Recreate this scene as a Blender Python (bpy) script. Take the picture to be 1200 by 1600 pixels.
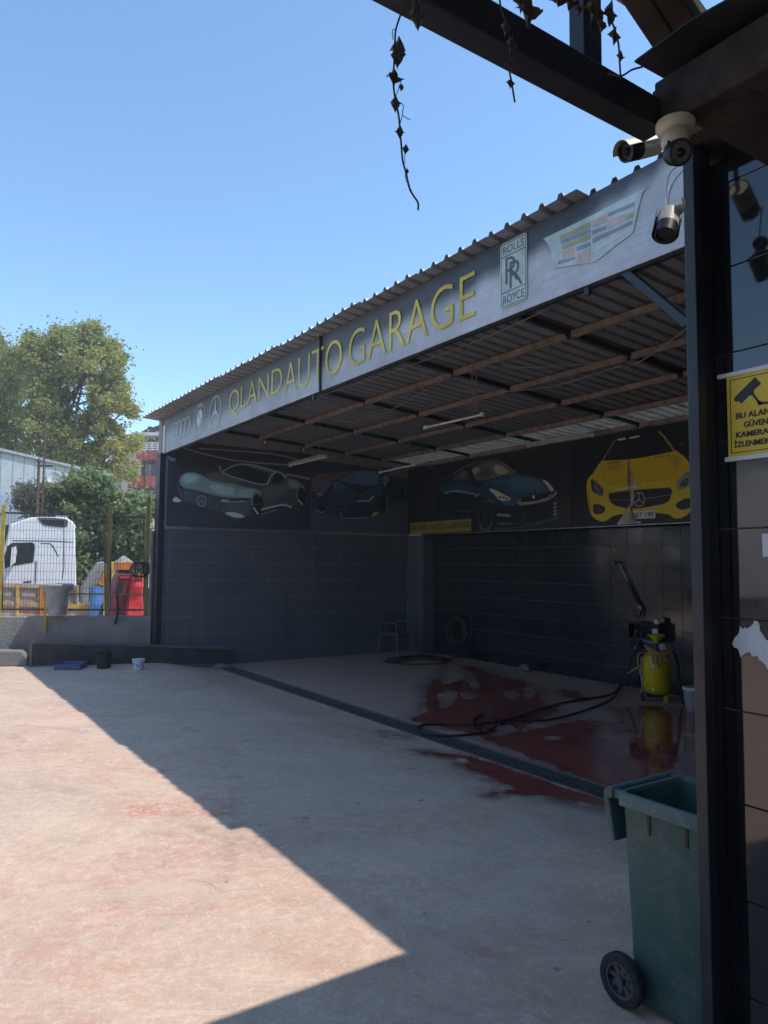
import bpy, math, random
import numpy as np
from mathutils import Vector, Matrix
random.seed(7); RNG = np.random.default_rng(11)
scene = bpy.context.scene
for o in list(bpy.data.objects): bpy.data.objects.remove(o)
COL = scene.collection

# ---------------------------------------------------------------- camera
CAM_H, FPX, PITCH, ROLL, YAW = 1.85, 1131.0, math.radians(4.053), math.radians(0.464), math.radians(33.81)
_fw = np.array([math.sin(YAW)*math.cos(PITCH), math.cos(YAW)*math.cos(PITCH), math.sin(PITCH)])
_r0 = np.array([math.cos(YAW), -math.sin(YAW), 0.0]); _u0 = np.cross(_r0, _fw)
_r = math.cos(ROLL)*_r0 + math.sin(ROLL)*_u0
_u = -math.sin(ROLL)*_r0 + math.cos(ROLL)*_u0
CAMP = np.array([0, 0, CAM_H])
cam_d = bpy.data.cameras.new('camera'); cam = bpy.data.objects.new('camera', cam_d); COL.objects.link(cam)
cam_d.sensor_fit = 'VERTICAL'; cam_d.sensor_height = 24.0; cam_d.lens = FPX/1600*24.0
cam_d.clip_start = 0.05; cam_d.clip_end = 3000
M = Matrix.Identity(4)
for i in range(3): M[i][0], M[i][1], M[i][2], M[i][3] = _r[i], _u[i], -_fw[i], CAMP[i]
cam.matrix_world = M
scene.camera = cam

# ---------------------------------------------------------------- sky, sun, exposure
SUN = np.array([0.40, -0.36, 1.0]); SUN /= np.linalg.norm(SUN)
SUN_EL = math.asin(SUN[2]); SUN_AZ = math.atan2(SUN[0], SUN[1])
world = bpy.data.worlds.new('World'); scene.world = world; world.use_nodes = True
wn = world.node_tree; bgn = wn.nodes['Background']
sky = wn.nodes.new('ShaderNodeTexSky'); sky.sky_type = 'NISHITA'; sky.sun_disc = False
sky.sun_elevation = SUN_EL; sky.sun_rotation = SUN_AZ
sky.altitude = 50; sky.air_density = 1.0; sky.dust_density = 0.15; sky.ozone_density = 1.4
tint = wn.nodes.new('ShaderNodeMix'); tint.data_type = 'RGBA'; tint.blend_type = 'MULTIPLY'; tint.inputs[0].default_value = 1.0; tint.inputs[7].default_value = (.80, .93, .97, 1)
wn.links.new(sky.outputs[0], tint.inputs[6]); wn.links.new(tint.outputs[2], bgn.inputs[0]); bgn.inputs[1].default_value = 0.145
sun_d = bpy.data.lights.new('sun', 'SUN'); sun_d.energy = 2.2; sun_d.angle = math.radians(0.53); sun_d.color = (1.0, 0.955, 0.89)
sun_o = bpy.data.objects.new('sun', sun_d); COL.objects.link(sun_o)
sun_o.rotation_euler = Vector(SUN).to_track_quat('Z', 'Y').to_euler(); sun_o.location = (20, -20, 40)
vs = scene.view_settings; vs.view_transform = 'Standard'; vs.look = 'None'; vs.exposure = 0.95; vs.gamma = 1.0
vs.use_curve_mapping = False
scene.render.engine = 'CYCLES'
scene.cycles.max_bounces = 6; scene.cycles.diffuse_bounces = 3; scene.cycles.glossy_bounces = 3
scene.cycles.transparent_max_bounces = 8; scene.cycles.use_denoising = True
scene.cycles.use_adaptive_sampling = True; scene.cycles.adaptive_threshold = 0.025
scene.cycles.caustics_reflective = False; scene.cycles.caustics_refractive = False

# ---------------------------------------------------------------- picture point -> place
def ray(x, y): return _fw + (x-600)/FPX*_r - (y-800)/FPX*_u
def onX(x, y, v): r = ray(x, y); return CAMP + r*(v/r[0])
def onY(x, y, v): r = ray(x, y); return CAMP + r*(v/r[1])
def onZ(x, y, v): r = ray(x, y); return CAMP + r*((v-CAM_H)/r[2])
def onD(x, y, d): return CAMP + ray(x, y)*d
def onP(x, y, p0, n):
    r = ray(x, y); n = np.asarray(n, float); return CAMP + r*(np.dot(np.asarray(p0, float)-CAMP, n)/np.dot(r, n))
def proj(P):
    P = np.asarray(P, float)-CAMP; d = P@_fw
    return np.stack([600+FPX*(P@_r)/d, 800-FPX*(P@_u)/d], -1)
RGT = np.array([math.cos(YAW), -math.sin(YAW), 0.0]); FWD = np.array([math.sin(YAW), math.cos(YAW), 0.0]); UP = np.array([0, 0, 1.0])

# ---------------------------------------------------------------- mesh helpers
def nrm(v):
    v = np.asarray(v, float); return v/(np.linalg.norm(v)+1e-12)
class MB:
    def __init__(s): s.v = []; s.f = []
    def add(s, vs, fs):
        o = len(s.v); s.v += [tuple(map(float, q)) for q in vs]; s.f += [tuple(i+o for i in f) for f in fs]; return s
    def box(s, c, d, ax=None):
        c = np.asarray(c, float); h = np.asarray(d, float)/2
        A = np.eye(3) if ax is None else np.array([nrm(a) for a in ax])
        vs = [c+A[0]*h[0]*i+A[1]*h[1]*j+A[2]*h[2]*k for k in (-1, 1) for j in (-1, 1) for i in (-1, 1)]
        return s.add(vs, [(0, 2, 3, 1), (4, 5, 7, 6), (0, 1, 5, 4), (2, 6, 7, 3), (0, 4, 6, 2), (1, 3, 7, 5)])
    def span(s, a, b):
        a = np.asarray(a, float); b = np.asarray(b, float); return s.box((a+b)/2, np.abs(b-a))
    def bar(s, p0, p1, w, h, up=(0, 0, 1)):
        p0 = np.asarray(p0, float); p1 = np.asarray(p1, float); d = nrm(p1-p0)
        sd = nrm(np.cross(up, d)); u = np.cross(d, sd)
        return s.box((p0+p1)/2, (np.linalg.norm(p1-p0), w, h), (d, sd, u))
    def tube(s, pts, r, seg=8, cap=True):
        P = [np.asarray(q, float) for q in pts]; n = len(P)
        R = r if hasattr(r, '__len__') else [r]*n
        o = len(s.v); up = np.array([0, 0, 1.0])
        d0 = nrm(P[1]-P[0]); a = np.cross(up, d0)
        if np.linalg.norm(a) < .1: a = np.cross([1, 0, 0], d0)
        a = nrm(a); vs = []
        for i in range(n):
            d = nrm(P[min(i+1, n-1)]-P[max(i-1, 0)])
            a = nrm(a-d*np.dot(a, d)); b = np.cross(d, a)
            for k in range(seg):
                t = 2*math.pi*k/seg; vs.append(P[i]+R[i]*(math.cos(t)*a+math.sin(t)*b))
        fs = [(i*seg+k, i*seg+(k+1) % seg, (i+1)*seg+(k+1) % seg, (i+1)*seg+k) for i in range(n-1) for k in range(seg)]
        if cap: fs += [tuple(range(seg-1, -1, -1)), tuple((n-1)*seg+k for k in range(seg))]
        return s.add(vs, fs)
    def lathe(s, prof, c, axis=(0, 0, 1), seg=20, cap=True):
        # prof: [(radius, height)], around axis through c
        c = np.asarray(c, float); ax = nrm(axis)
        a = np.cross(ax, [0, 0, 1.0]) if abs(ax[2]) < .9 else np.cross(ax, [1.0, 0, 0]); a = nrm(a); b = np.cross(ax, a)
        vs = [c+ax*hh+r*(math.cos(2*math.pi*k/seg)*a+math.sin(2*math.pi*k/seg)*b) for r, hh in prof for k in range(seg)]
        n = len(prof)
        fs = [(i*seg+k, i*seg+(k+1) % seg, (i+1)*seg+(k+1) % seg, (i+1)*seg+k) for i in range(n-1) for k in range(seg)]
        if cap: fs += [tuple(range(seg-1, -1, -1)), tuple((n-1)*seg+k for k in range(seg))]
        return s.add(vs, fs)
    def prism(s, poly, o, ax, ay, depth):
        # polygon in the (ax, ay) plane at o, pushed along ax x ay by depth (two-sided: from 0 to depth)
        o = np.asarray(o, float); ax = np.asarray(ax, float); ay = np.asarray(ay, float); az = np.cross(ax, ay)
        n = len(poly); vs = [o+ax*x+ay*y for x, y in poly]+[o+ax*x+ay*y+az*depth for x, y in poly]
        fs = [tuple(range(n-1, -1, -1)), tuple(range(n, 2*n))]+[(i, (i+1) % n, n+(i+1) % n, n+i) for i in range(n)]
        return s.add(vs, fs)
    def torus(s, c, R, r, axis=(0, 0, 1), seg=24, rs=8, a0=0, a1=2*math.pi):
        ax = nrm(axis); a = np.cross(ax, [0, 0, 1.0]) if abs(ax[2]) < .9 else np.array([1.0, 0, 0]); a = nrm(a); b = np.cross(ax, a)
        n = seg+1; pts = [np.asarray(c, float)+R*(math.cos(a0+(a1-a0)*k/seg)*a+math.sin(a0+(a1-a0)*k/seg)*b) for k in range(n)]
        return s.tube(pts, r, rs)
    def build(s, name, mat, parent=None, smooth=False, bevel=0.0, local=False, seg=2, autos=True):
        me = bpy.data.meshes.new(name); me.from_pydata(s.v, [], s.f); me.update()
        import bmesh as _b
        bm = _b.new(); bm.from_mesh(me); _b.ops.recalc_face_normals(bm, faces=bm.faces); bm.to_mesh(me); bm.free()
        return mkobj(name, me, mat, parent, smooth, bevel, local, seg)
WM = {}
def mkobj(name, me, mat, parent=None, smooth=False, bevel=0.0, local=False, seg=2):
    o = bpy.data.objects.new(name, me); COL.objects.link(o)
    if mat is not None and not me.materials: me.materials.append(mat)
    if smooth:
        me.polygons.foreach_set('use_smooth', [True]*len(me.polygons))
        try: me.set_sharp_from_angle(angle=math.radians(38))
        except Exception: pass
    if bevel > 0:
        m = o.modifiers.new('bevel', 'BEVEL'); m.width = bevel; m.segments = seg; m.limit_method = 'ANGLE'; m.angle_limit = math.radians(35)
    if parent is not None:
        o.parent = parent; pm = WM[parent.name]
        if local: WM[o.name] = pm
        else:
            o.matrix_parent_inverse = pm.inverted(); WM[o.name] = Matrix.Identity(4)
            WM[o.name] = Matrix.Identity(4)
    else: WM[o.name] = Matrix.Identity(4)
    return o
def tag(o, label=None, cat=None, group=None, kind=None):
    if label: o['label'] = label
    if cat: o['category'] = cat
    if group: o['group'] = group
    if kind: o['kind'] = kind
    return o
def thing(name, label, cat, loc=(0, 0, 0), rotz=0.0, group=None):
    o = bpy.data.objects.new(name, None); COL.objects.link(o); o.empty_display_size = .1
    o.location = tuple(map(float, loc)); o.rotation_euler = (0, 0, rotz)
    WM[o.name] = Matrix.Translation(Vector(tuple(map(float, loc)))) @ Matrix.Rotation(rotz, 4, 'Z')
    return tag(o, label, cat, group)
def place(ob, loc, rot=None):      # a copy of a mesh piece that shares its mesh
    c = ob.copy(); COL.objects.link(c); c.location = loc
    if rot: c.rotation_euler = rot
    WM[c.name] = Matrix.Identity(4)
    return c
def text_mesh(txt, bold=0.0, ext=0.002):
    cu = bpy.data.curves.new('text', 'FONT'); cu.body = txt; cu.extrude = ext; cu.offset = bold; cu.resolution_u = 4
    o = bpy.data.objects.new('text', cu); COL.objects.link(o)
    dg = bpy.context.evaluated_depsgraph_get(); me = bpy.data.meshes.new_from_object(o.evaluated_get(dg))
    bpy.data.objects.remove(o); bpy.data.curves.remove(cu); me.materials.clear(); return me
def lettering(name, txt, o, ax, ay, w, hh, mat, parent, bold=0.0, ext=0.002, shear=0.0):
    # text stretched to w x hh, lower left corner at o, in plane (ax, ay)
    me = text_mesh(txt, bold, ext); n = len(me.vertices); co = np.zeros(n*3); me.vertices.foreach_get('co', co); co = co.reshape(-1, 3)
    x0, x1 = co[:, 0].min(), co[:, 0].max(); y0, y1 = co[:, 1].min(), co[:, 1].max()
    z0 = co[:, 2].min()
    if hh is None: hh = w*(y1-y0)/(x1-x0)
    u = (co[:, 0]-x0)/(x1-x0)*w; v = (co[:, 1]-y0)/(y1-y0)*hh; u = u+shear*v
    ax = nrm(ax); ay = nrm(ay); az = np.cross(ax, ay)
    P = np.asarray(o, float)+u[:, None]*ax+v[:, None]*ay+(co[:, 2]-z0)[:, None]*az
    me.vertices.foreach_set('co', P.reshape(-1)); me.update()
    return mkobj(name, me, mat, parent)
# ---------------------------------------------------------------- materials
class NT:
    def __init__(s, name):
        s.m = bpy.data.materials.new(name); s.m.use_nodes = True; s.t = s.m.node_tree; s.b = s.t.nodes['Principled BSDF']
        s.out = s.t.nodes['Material Output']; s._pos = None
    def n(s, typ, **kw):
        q = s.t.nodes.new(typ)
        for k, v in kw.items(): setattr(q, k, v)
        return q
    def l(s, a, b): s.t.links.new(a, b)
    def inp(s, node, key, val):
        if hasattr(val, 'is_output') or hasattr(val, 'links'): s.l(val, node.inputs[key])
        else: node.inputs[key].default_value = val
    def pos(s):
        if s._pos is None: s._pos = s.n('ShaderNodeTexCoord').outputs['Object']
        return s._pos
    def world(s): return s.n('ShaderNodeNewGeometry').outputs['Position']
    def mapv(s, v, sc=(1, 1, 1), rot=(0, 0, 0), loc=(0, 0, 0)):
        q = s.n('ShaderNodeMapping'); s.l(v, q.inputs[0]); q.inputs['Scale'].default_value = sc; q.inputs['Rotation'].default_value = rot; q.inputs['Location'].default_value = loc
        return q.outputs[0]
    def noise(s, v, scale, detail=4, rough=.55, dist=0.0):
        q = s.n('ShaderNodeTexNoise'); s.l(v, q.inputs['Vector']); q.inputs['Scale'].default_value = scale
        q.inputs['Detail'].default_value = detail; q.inputs['Roughness'].default_value = rough; q.inputs['Distortion'].default_value = dist
        return q.outputs['Fac']
    def voro(s, v, scale, feature='F1', out='Distance', rnd=1.0):
        q = s.n('ShaderNodeTexVoronoi', feature=feature); s.l(v, q.inputs['Vector']); q.inputs['Scale'].default_value = scale; q.inputs['Randomness'].default_value = rnd
        return q.outputs[out]
    def ramp(s, f, a, b, lo=0.0, hi=1.0, smooth=True):
        q = s.n('ShaderNodeMapRange', interpolation_type='SMOOTHSTEP' if smooth else 'LINEAR'); s.inp(q, 0, f)
        for i, v in zip((1, 2, 3, 4), (a, b, lo, hi)): q.inputs[i].default_value = v
        return q.outputs[0]
    def mix(s, f, a, b, mode='MIX'):
        q = s.n('ShaderNodeMix', data_type='RGBA', blend_type=mode); s.inp(q, 0, f)
        for i, v in ((6, a), (7, b)):
            if isinstance(v, (tuple, list)): q.inputs[i].default_value = (*v[:3], 1)
            elif isinstance(v, float): q.inputs[i].default_value = (v, v, v, 1)
            else: s.l(v, q.inputs[i])
        return q.outputs[2]
    def math(s, op, a, b=None):
        q = s.n('ShaderNodeMath', operation=op); s.inp(q, 0, a)
        if b is not None: s.inp(q, 1, b)
        return q.outputs[0]
    def attr(s, name, out='Color'):
        q = s.n('ShaderNodeAttribute'); q.attribute_name = name; return q.outputs[out]
    def rand(s): return s.n('ShaderNodeObjectInfo').outputs['Random']
    def bump(s, hgt, strength=.3, dist=.01):
        q = s.n('ShaderNodeBump'); s.l(hgt, q.inputs['Height']); q.inputs['Strength'].default_value = strength; q.inputs['Distance'].default_value = dist
        s.l(q.outputs[0], s.b.inputs['Normal'])
    def set(s, **kw):
        for k, v in kw.items():
            k = k.replace('_', ' ')
            if isinstance(v, tuple): s.b.inputs[k].default_value = (*v, 1) if len(v) == 3 else v
            elif hasattr(v, 'links'): s.l(v, s.b.inputs[k])
            else: s.b.inputs[k].default_value = v
        return s.m
def pm(name, c, rough=.6, metal=0.0, var=.18, scale=6.0, bump=0.0, bscale=60.0, dirt=None, dscale=3.0, damt=.5, ior=1.45, rnd=0.0, sub=0):
    t = NT(name); v = t.pos(); c = tuple(c)
    dk = tuple(x*(1-var) for x in c); lt = tuple(min(1, x*(1+var)) for x in c)
    col = t.mix(t.ramp(t.noise(v, scale, 6, .65), .3, .7), dk, lt)
    if dirt is not None: col = t.mix(t.ramp(t.noise(v, dscale, 8, .7, .5), .48, .68, 0, damt), col, tuple(dirt))
    if rnd: col = t.mix(t.math('MULTIPLY', t.rand(), rnd), col, tuple(x*.45 for x in c))
    rg = t.ramp(t.noise(v, scale*1.7, 4), .3, .7, max(0.02, rough*.85), min(1, rough*1.15))
    if bump: t.bump(t.noise(v, bscale, 5, .6), bump, .01)
    return t.set(Base_Color=col, Roughness=rg, Metallic=metal, IOR=ior)

def attr_mat(name, rough=.45, ior=1.45, brushed=False):
    t = NT(name); c = t.attr('print')
    v = t.pos()
    if brushed:
        f = t.noise(t.mapv(v, (1, 3.0, 90)), 1.0, 6, .7); c = t.mix(1.0, c, t.mix(t.ramp(f, .25, .75), .88, 1.12), 'MULTIPLY')
        g = t.noise(v, 2.2, 6, .7); c = t.mix(1.0, c, t.mix(t.ramp(g, .3, .7), .82, 1.16), 'MULTIPLY')
    d = t.noise(v, 1.4, 7, .7); c = t.mix(t.ramp(d, .45, .8, 0, .22), c, (.09, .085, .08))
    return t.set(Base_Color=c, Roughness=rough, IOR=ior)

MT = {}
def build_mats():
    m = MT
    # --- ground: worn red-washed concrete, wet paint where the attribute says so
    t = NT('worn_concrete'); v = t.world()
    vr = t.mapv(v, (1, 1, 1), (0, 0, math.radians(33.8)))           # x along the broom marks
    med = t.noise(v, 6.0, 3, .7)
    fine = t.noise(v, 60, 3, .75)
    chip = t.noise(v, 15, 5, .82, .3)                                # flaked laitance, 3-10 cm
    chip2 = t.noise(t.mapv(v, (1, 1, 1), (0, 0, .7), (3.1, 7.7, 0)), 9, 5, .8, .5)
    scr = t.noise(t.mapv(vr, (2.0, 16, 1)), 1.6, 5, .75, .8)
    scr2 = t.noise(t.mapv(t.mapv(v, (1, 1, 1), (0, 0, math.radians(-12))), (3, 34, 1)), 1.0, 4, .8, 1.0)
    col = t.mix(t.ramp(t.noise(v, 2.6, 6, .7), .3, .7), (0.544, 0.389, 0.285), (0.659, 0.480, 0.351))
    col = t.mix(t.math('MULTIPLY', t.ramp(t.noise(v, .45, 4, .6), .42, .65), .55), col, (0.496, 0.379, 0.294))
    big = t.ramp(t.noise(t.mapv(vr, (.7, 1.2, 1)), .75, 4, .6, .4), .44, .62)
    red = t.math('MULTIPLY', big, t.ramp(chip2, .40, .60))
    col = t.mix(t.math('MULTIPLY', red, .66), col, (0.578, 0.302, 0.216))
    deep = t.math('MULTIPLY', t.ramp(t.noise(t.mapv(vr, (.6, 1.3, 1), (0, 0, 0), (4, 1, 0)), 1.0, 4, .65, .5), .54, .70), t.ramp(t.math('ADD', t.math('MULTIPLY', chip2, .6), t.math('MULTIPLY', scr, .4)), .44, .56))
    col = t.mix(t.math('MULTIPLY', deep, .9), col, (0.532, 0.206, 0.144))
    pur = t.math('MULTIPLY', t.ramp(t.noise(t.mapv(vr, (.6, 1.4, 1), (0, 0, 0), (3, 9, 0)), .9, 5, .65), .5, .70), t.ramp(chip, .38, .58))
    col = t.mix(t.math('MULTIPLY', pur, .55), col, (0.387, 0.254, 0.202))
    col = t.mix(t.math('MULTIPLY', t.ramp(chip, .52, .60), .42), col, (0.785, 0.590, 0.443))
    col = t.mix(t.math('MULTIPLY', t.ramp(chip, .36, .44, 1, 0), .36), col, (0.393, 0.274, 0.202))
    col = t.mix(t.math('MULTIPLY', t.math('MULTIPLY', t.ramp(scr, .54, .66), t.ramp(t.noise(v, 1.3, 3), .42, .58)), .45), col, (0.775, 0.586, 0.438))
    col = t.mix(t.math('MULTIPLY', t.ramp(scr2, .58, .68), .35), col, (0.809, 0.614, 0.463))
    col = t.mix(t.math('MULTIPLY', t.ramp(scr2, .30, .38, 1, 0), .30), col, (0.381, 0.264, 0.199))
    col = t.mix(t.math('MULTIPLY', t.ramp(fine, .55, .70), .35), col, (0.809, 0.614, 0.463))
    col = t.mix(t.math('MULTIPLY', t.ramp(fine, .30, .44, 1, 0), .35), col, (0.312, 0.216, 0.161))
    # tyre scuffs: arcs of turning cars
    arcn = t.ramp(t.noise(v, .7, 3), .46, .60); arcc = t.ramp(chip2, .36, .62)
    def arc(cx, cy, r, w, amt, colr):
        nonlocal col
        d = t.n('ShaderNodeVectorMath', operation='DISTANCE'); t.l(v, d.inputs[0]); d.inputs[1].default_value = (cx, cy, 0)
        dd = t.math('ABSOLUTE', t.math('SUBTRACT', d.outputs['Value'], r)); mk = t.ramp(dd, w*.55, w, 1, 0)
        mk = t.math('MULTIPLY', mk, t.math('MULTIPLY', arcn, arcc))
        col = t.mix(t.math('MULTIPLY', mk, amt), col, colr)
    for cx, cy, r in ((-3.5, 7.5, 4.6), (-3.5, 7.5, 6.15), (5.0, 14.0, 8.2), (5.0, 14.0, 9.7), (-6, 2, 8.3), (-6, 2, 9.8)):
        arc(cx, cy, r, .09, .38, (0.347, 0.226, 0.178))
    # drips: small dark dots, only some of the cells
    def drips(scale, thr, rmax, amt, off):
        vv = t.mapv(v, (1, 1, 1), (0, 0, .4), (off, off, 0)); dd = t.voro(vv, scale, 'F1'); sep = t.n('ShaderNodeSeparateColor'); t.l(t.voro(vv, scale, 'F1', 'Color'), sep.inputs[0])
        rad = t.ramp(sep.outputs[0], thr, 1.0, -.01, rmax, False)
        return t.math('MULTIPLY', t.ramp(t.math('SUBTRACT', t.math('ADD', dd, t.math('MULTIPLY', t.math('SUBTRACT', t.noise(v, 30, 2), .5), .10)), rad), 0.0, .02, 1, 0), amt)
    col = t.mix(drips(2.1, .6, .07, .6, 0.0), col, (0.197, 0.139, 0.107))
    col = t.mix(drips(5.5, .66, .10, .6, 7.3), col, (0.197, 0.134, 0.103))
    # hairline cracks
    vc = t.n('ShaderNodeVectorMath', operation='ADD'); t.l(v, vc.inputs[0])
    nz = t.n('ShaderNodeTexNoise'); nz.inputs['Scale'].default_value = 1.5; nz.inputs['Detail'].default_value = 5; t.l(v, nz.inputs['Vector'])
    sc = t.n('ShaderNodeVectorMath', operation='SCALE'); t.l(nz.outputs['Color'], sc.inputs[0]); sc.inputs['Scale'].default_value = .9; t.l(sc.outputs[0], vc.inputs[1])
    ck = t.ramp(t.voro(vc.outputs[0], .38, 'DISTANCE_TO_EDGE'), .0006, .0028, 1, 0)
    ck = t.math('MULTIPLY', ck, t.ramp(t.noise(v, .9, 3), .50, .62))
    col = t.mix(t.math('MULTIPLY', ck, .35), col, (0.155, 0.111, 0.091))
    # wet
    sd = t.attr('wet', 'Fac')
    sd2 = t.math('ADD', sd, t.math('ADD', t.math('MULTIPLY', t.math('SUBTRACT', t.noise(v, 6.5, 4, .65, .4), .5), .20), t.math('MULTIPLY', t.math('SUBTRACT', t.noise(v, 24, 2, .6), .5), .05)))
    wet = t.ramp(sd2, -.015, .035)
    damp = t.math('MULTIPLY', t.ramp(sd2, -.28, .01, 0, .9), t.ramp(t.noise(v, 3.3, 5, .7), .35, .6))
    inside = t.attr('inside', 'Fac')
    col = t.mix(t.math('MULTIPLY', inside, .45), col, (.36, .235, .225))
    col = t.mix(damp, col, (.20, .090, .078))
    wcol = t.mix(t.ramp(t.noise(v, 2.1, 5), .3, .7), (.25, .055, .042), (.36, .088, .064))
    col = t.mix(wet, col, wcol)
    rgh = t.mix(wet, t.mix(damp, t.ramp(med, .3, .7, .62, .85), .30), .05)
    hgt = t.math('MULTIPLY', t.math('ADD', t.math('MULTIPLY', fine, .6), t.math('ADD', t.math('ADD', chip, t.math('MULTIPLY', scr, .4)), t.math('MULTIPLY', ck, -1.2))), t.math('SUBTRACT', 1.0, wet))
    t.bump(hgt, .35, .010)
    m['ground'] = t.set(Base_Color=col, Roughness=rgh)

    # --- tiles
    t = NT('black_glazed_tile'); v = t.world(); r = t.rand()
    c = t.mix(t.ramp(t.noise(v, 2.5, 7, .7), .35, .75), (.018, .019, .024), (.030, .032, .038))
    c = t.mix(t.math('MULTIPLY', r, .4), c, (.024, .026, .031))
    t.bump(t.noise(v, 2.2, 2), .05, .02)
    m['tile'] = t.set(Base_Color=c, Roughness=t.ramp(t.math('ADD', t.noise(v, 4, 6, .7), t.math('MULTIPLY', r, .25)), .35, .95, .07, .17), IOR=1.65)
    t = NT('glare_lifted_black_tile'); v = t.world(); r = t.rand()  # black tile with glare and fill light lifted into its colour
    c = t.mix(t.ramp(t.noise(v, 1.2, 7, .7), .3, .75), (.100, .106, .118), (.158, .165, .180))
    c = t.mix(t.math('MULTIPLY', r, .5), c, (.120, .132, .150))
    m['tile_lifted'] = t.set(Base_Color=c, Roughness=t.ramp(t.noise(v, 4, 6, .7), .3, .8, .28, .5), IOR=1.5)
    m['grout'] = pm('pale_grout', (.30, .31, .33), .9)
    m['grout_dark'] = pm('dark_grout', (.13, .135, .145), .9)
    t = NT('polished_black_panel'); v = t.world()
    c = t.mix(t.ramp(t.noise(v, 3.5, 8, .75), .4, .8), (.008, .009, .012), (.022, .023, .026))
    sm = t.ramp(t.noise(t.mapv(v, (1, 2, 9)), 4, 6, .7), .45, .75)
    t.bump(t.noise(v, 1.6, 2), .10, .03)
    m['panel_black'] = t.set(Base_Color=c, Roughness=t.mix(sm, .05, .13), IOR=1.82)
    m['plaster_dark'] = pm('dark_plaster', (.03, .032, .038), .85)
    m['steel_dark'] = pm('dark_painted_steel', (.020, .024, .032), .45, .0, .2, 5, .08, 50, (.05, .048, .046), 6, .5)
    m['steel_pillar'] = pm('blue_black_painted_steel', (.028, .033, .042), .36, .0, .14, 4, .05, 60, (.075, .07, .065), 7, .4)
    m['grate'] = pm('dusty_cast_grate', (.16, .155, .15), .7, .2, .25, 9, .1, 40, (.24, .21, .19), 5, .6)
    m['rust'] = pm('rusty_primer_steel', (.25, .195, .165), .8, 0, .35, 9, .2, 50, (.38, .335, .30), 7, .8)
    m['galv'] = pm('weathered_galvanised_sheet', (.30, .325, .36), .5, .25, .16, 5, .05, 40, (.20, .195, .19), 3, .5, rnd=.2)
    t = NT('translucent_roof_sheet'); v = t.world()
    c = t.mix(t.ramp(t.noise(v, 6, 6, .7), .35, .7), (.30, .29, .25), (.52, .51, .46))
    tr = t.n('ShaderNodeBsdfTranslucent'); t.l(c, tr.inputs[0]); mx = t.n('ShaderNodeMixShader'); mx.inputs[0].default_value = .09
    t.set(Base_Color=c, Roughness=.5); t.l(t.b.outputs[0], mx.inputs[1]); t.l(tr.outputs[0], mx.inputs[2]); t.l(mx.outputs[0], t.out.inputs[0])
    m['fibreglass'] = t.m
    m['print'] = attr_mat('printed_vinyl', .42); m['fascia'] = attr_mat('bleached_brushed_print', .5, 1.45, True)
    m['yellow_print'] = pm('faded_yellow_letters', (.60, .50, .075), .5, 0, .25, 2.5, 0, 60, (.52, .48, .26), 1.3, .6)
    m['pale_print'] = pm('faded_silver_print', (.50, .55, .55), .45, 0, .12)
    m['ink'] = pm('dark_ink', (.035, .04, .05), .5); m['badge_ink'] = pm('faded_badge_ink', (.10, .12, .135), .5)
    m['gold_print'] = pm('faded_gold_print', (.36, .35, .19), .5); m['coral_print'] = pm('faded_coral_print', (.50, .40, .37), .5); m['slate_print'] = pm('faded_slate_print', (.23, .29, .35), .5)
    m['mint_print'] = pm('faded_mint_print', (.45, .55, .52), .5); m['green_print'] = pm('faded_green_print', (.30, .45, .40), .5)
    m['sign_yellow'] = pm('sign_yellow', (.72, .53, .03), .35, 0, .06); m['sign_black'] = pm('sign_black', (.02, .021, .026), .4)
    m['strip_yellow'] = pm('dusty_yellow_strip', (.36, .29, .07), .5, 0, .12)
    m['white_plastic'] = pm('white_plastic', (.70, .71, .72), .4, 0, .08, 5, 0, 60, (.4, .38, .35), 5, .35)
    m['cream_plastic'] = pm('aged_cream_plastic', (.58, .53, .43), .45, 0, .12, 8, 0, 60, (.34, .30, .24), 9, .6)
    m['black_plastic'] = pm('black_plastic', (.018, .018, .02), .4); m['lens'] = pm('camera_lens', (.008, .009, .012), .06)
    m['bin_green'] = pm('green_bin_plastic', (.060, .115, .098), .48, 0, .16, 3, .10, 70, (.14, .165, .155), 9, .55)
    m['bin_rim'] = pm('sunbleached_green_plastic', (.105, .16, .148), .55, 0, .12, 9, .06, 90, (.19, .23, .22), 12, .6)
    m['rubber'] = pm('black_rubber', (.028, .028, .03), .75, 0, .2, 20, .1); m['hub_grey'] = pm('grey_wheel_hub', (.10, .105, .115), .5)
    m['timber'] = pm('weathered_timber', (.040, .030, .025), .85, 0, .35, 7, .3, 30, (.024, .021, .020), 4, .7)
    m['timber_pale'] = pm('sunlit_grey_timber', (.30, .26, .22), .85, 0, .3, 7, .2)
    m['tar_sheet'] = pm('dark_roof_sheet', (.030, .031, .036), .7, 0, .25, 5, .1)
    m['concrete'] = pm('grey_concrete', (.22, .215, .205), .92, 0, .2, 4, .4, 35, (.14, .138, .135), 2, .6)
    t = NT('rough_render'); v = t.world(); f = t.noise(v, 22, 6, .6, .8)
    c = t.mix(t.ramp(t.noise(v, 2, 6, .7), .3, .7), (.20, .195, .185), (.31, .30, .28)); t.bump(f, 1.0, .03)
    m['render'] = t.set(Base_Color=c, Roughness=.95)
    m['black_board'] = pm('scuffed_black_board', (.032, .032, .032), .6, 0, .25, 4, .1, 40, (.09, .085, .08), 3, .55)
    m['frame_grey'] = pm('grey_edge_strip', (.10, .10, .10), .6)
    m['fence_yellow'] = pm('chipped_yellow_paint', (.46, .33, .03), .5, 0, .15, 8, .1, 40, (.13, .10, .05), 9, .55)
    m['fence_olive'] = pm('dirty_olive_paint', (.20, .16, .05), .6, 0, .2, 8, .1, 40, (.07, .06, .04), 8, .6)
    m['fence_dark'] = pm('dark_wire', (.045, .047, .05), .55)
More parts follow.
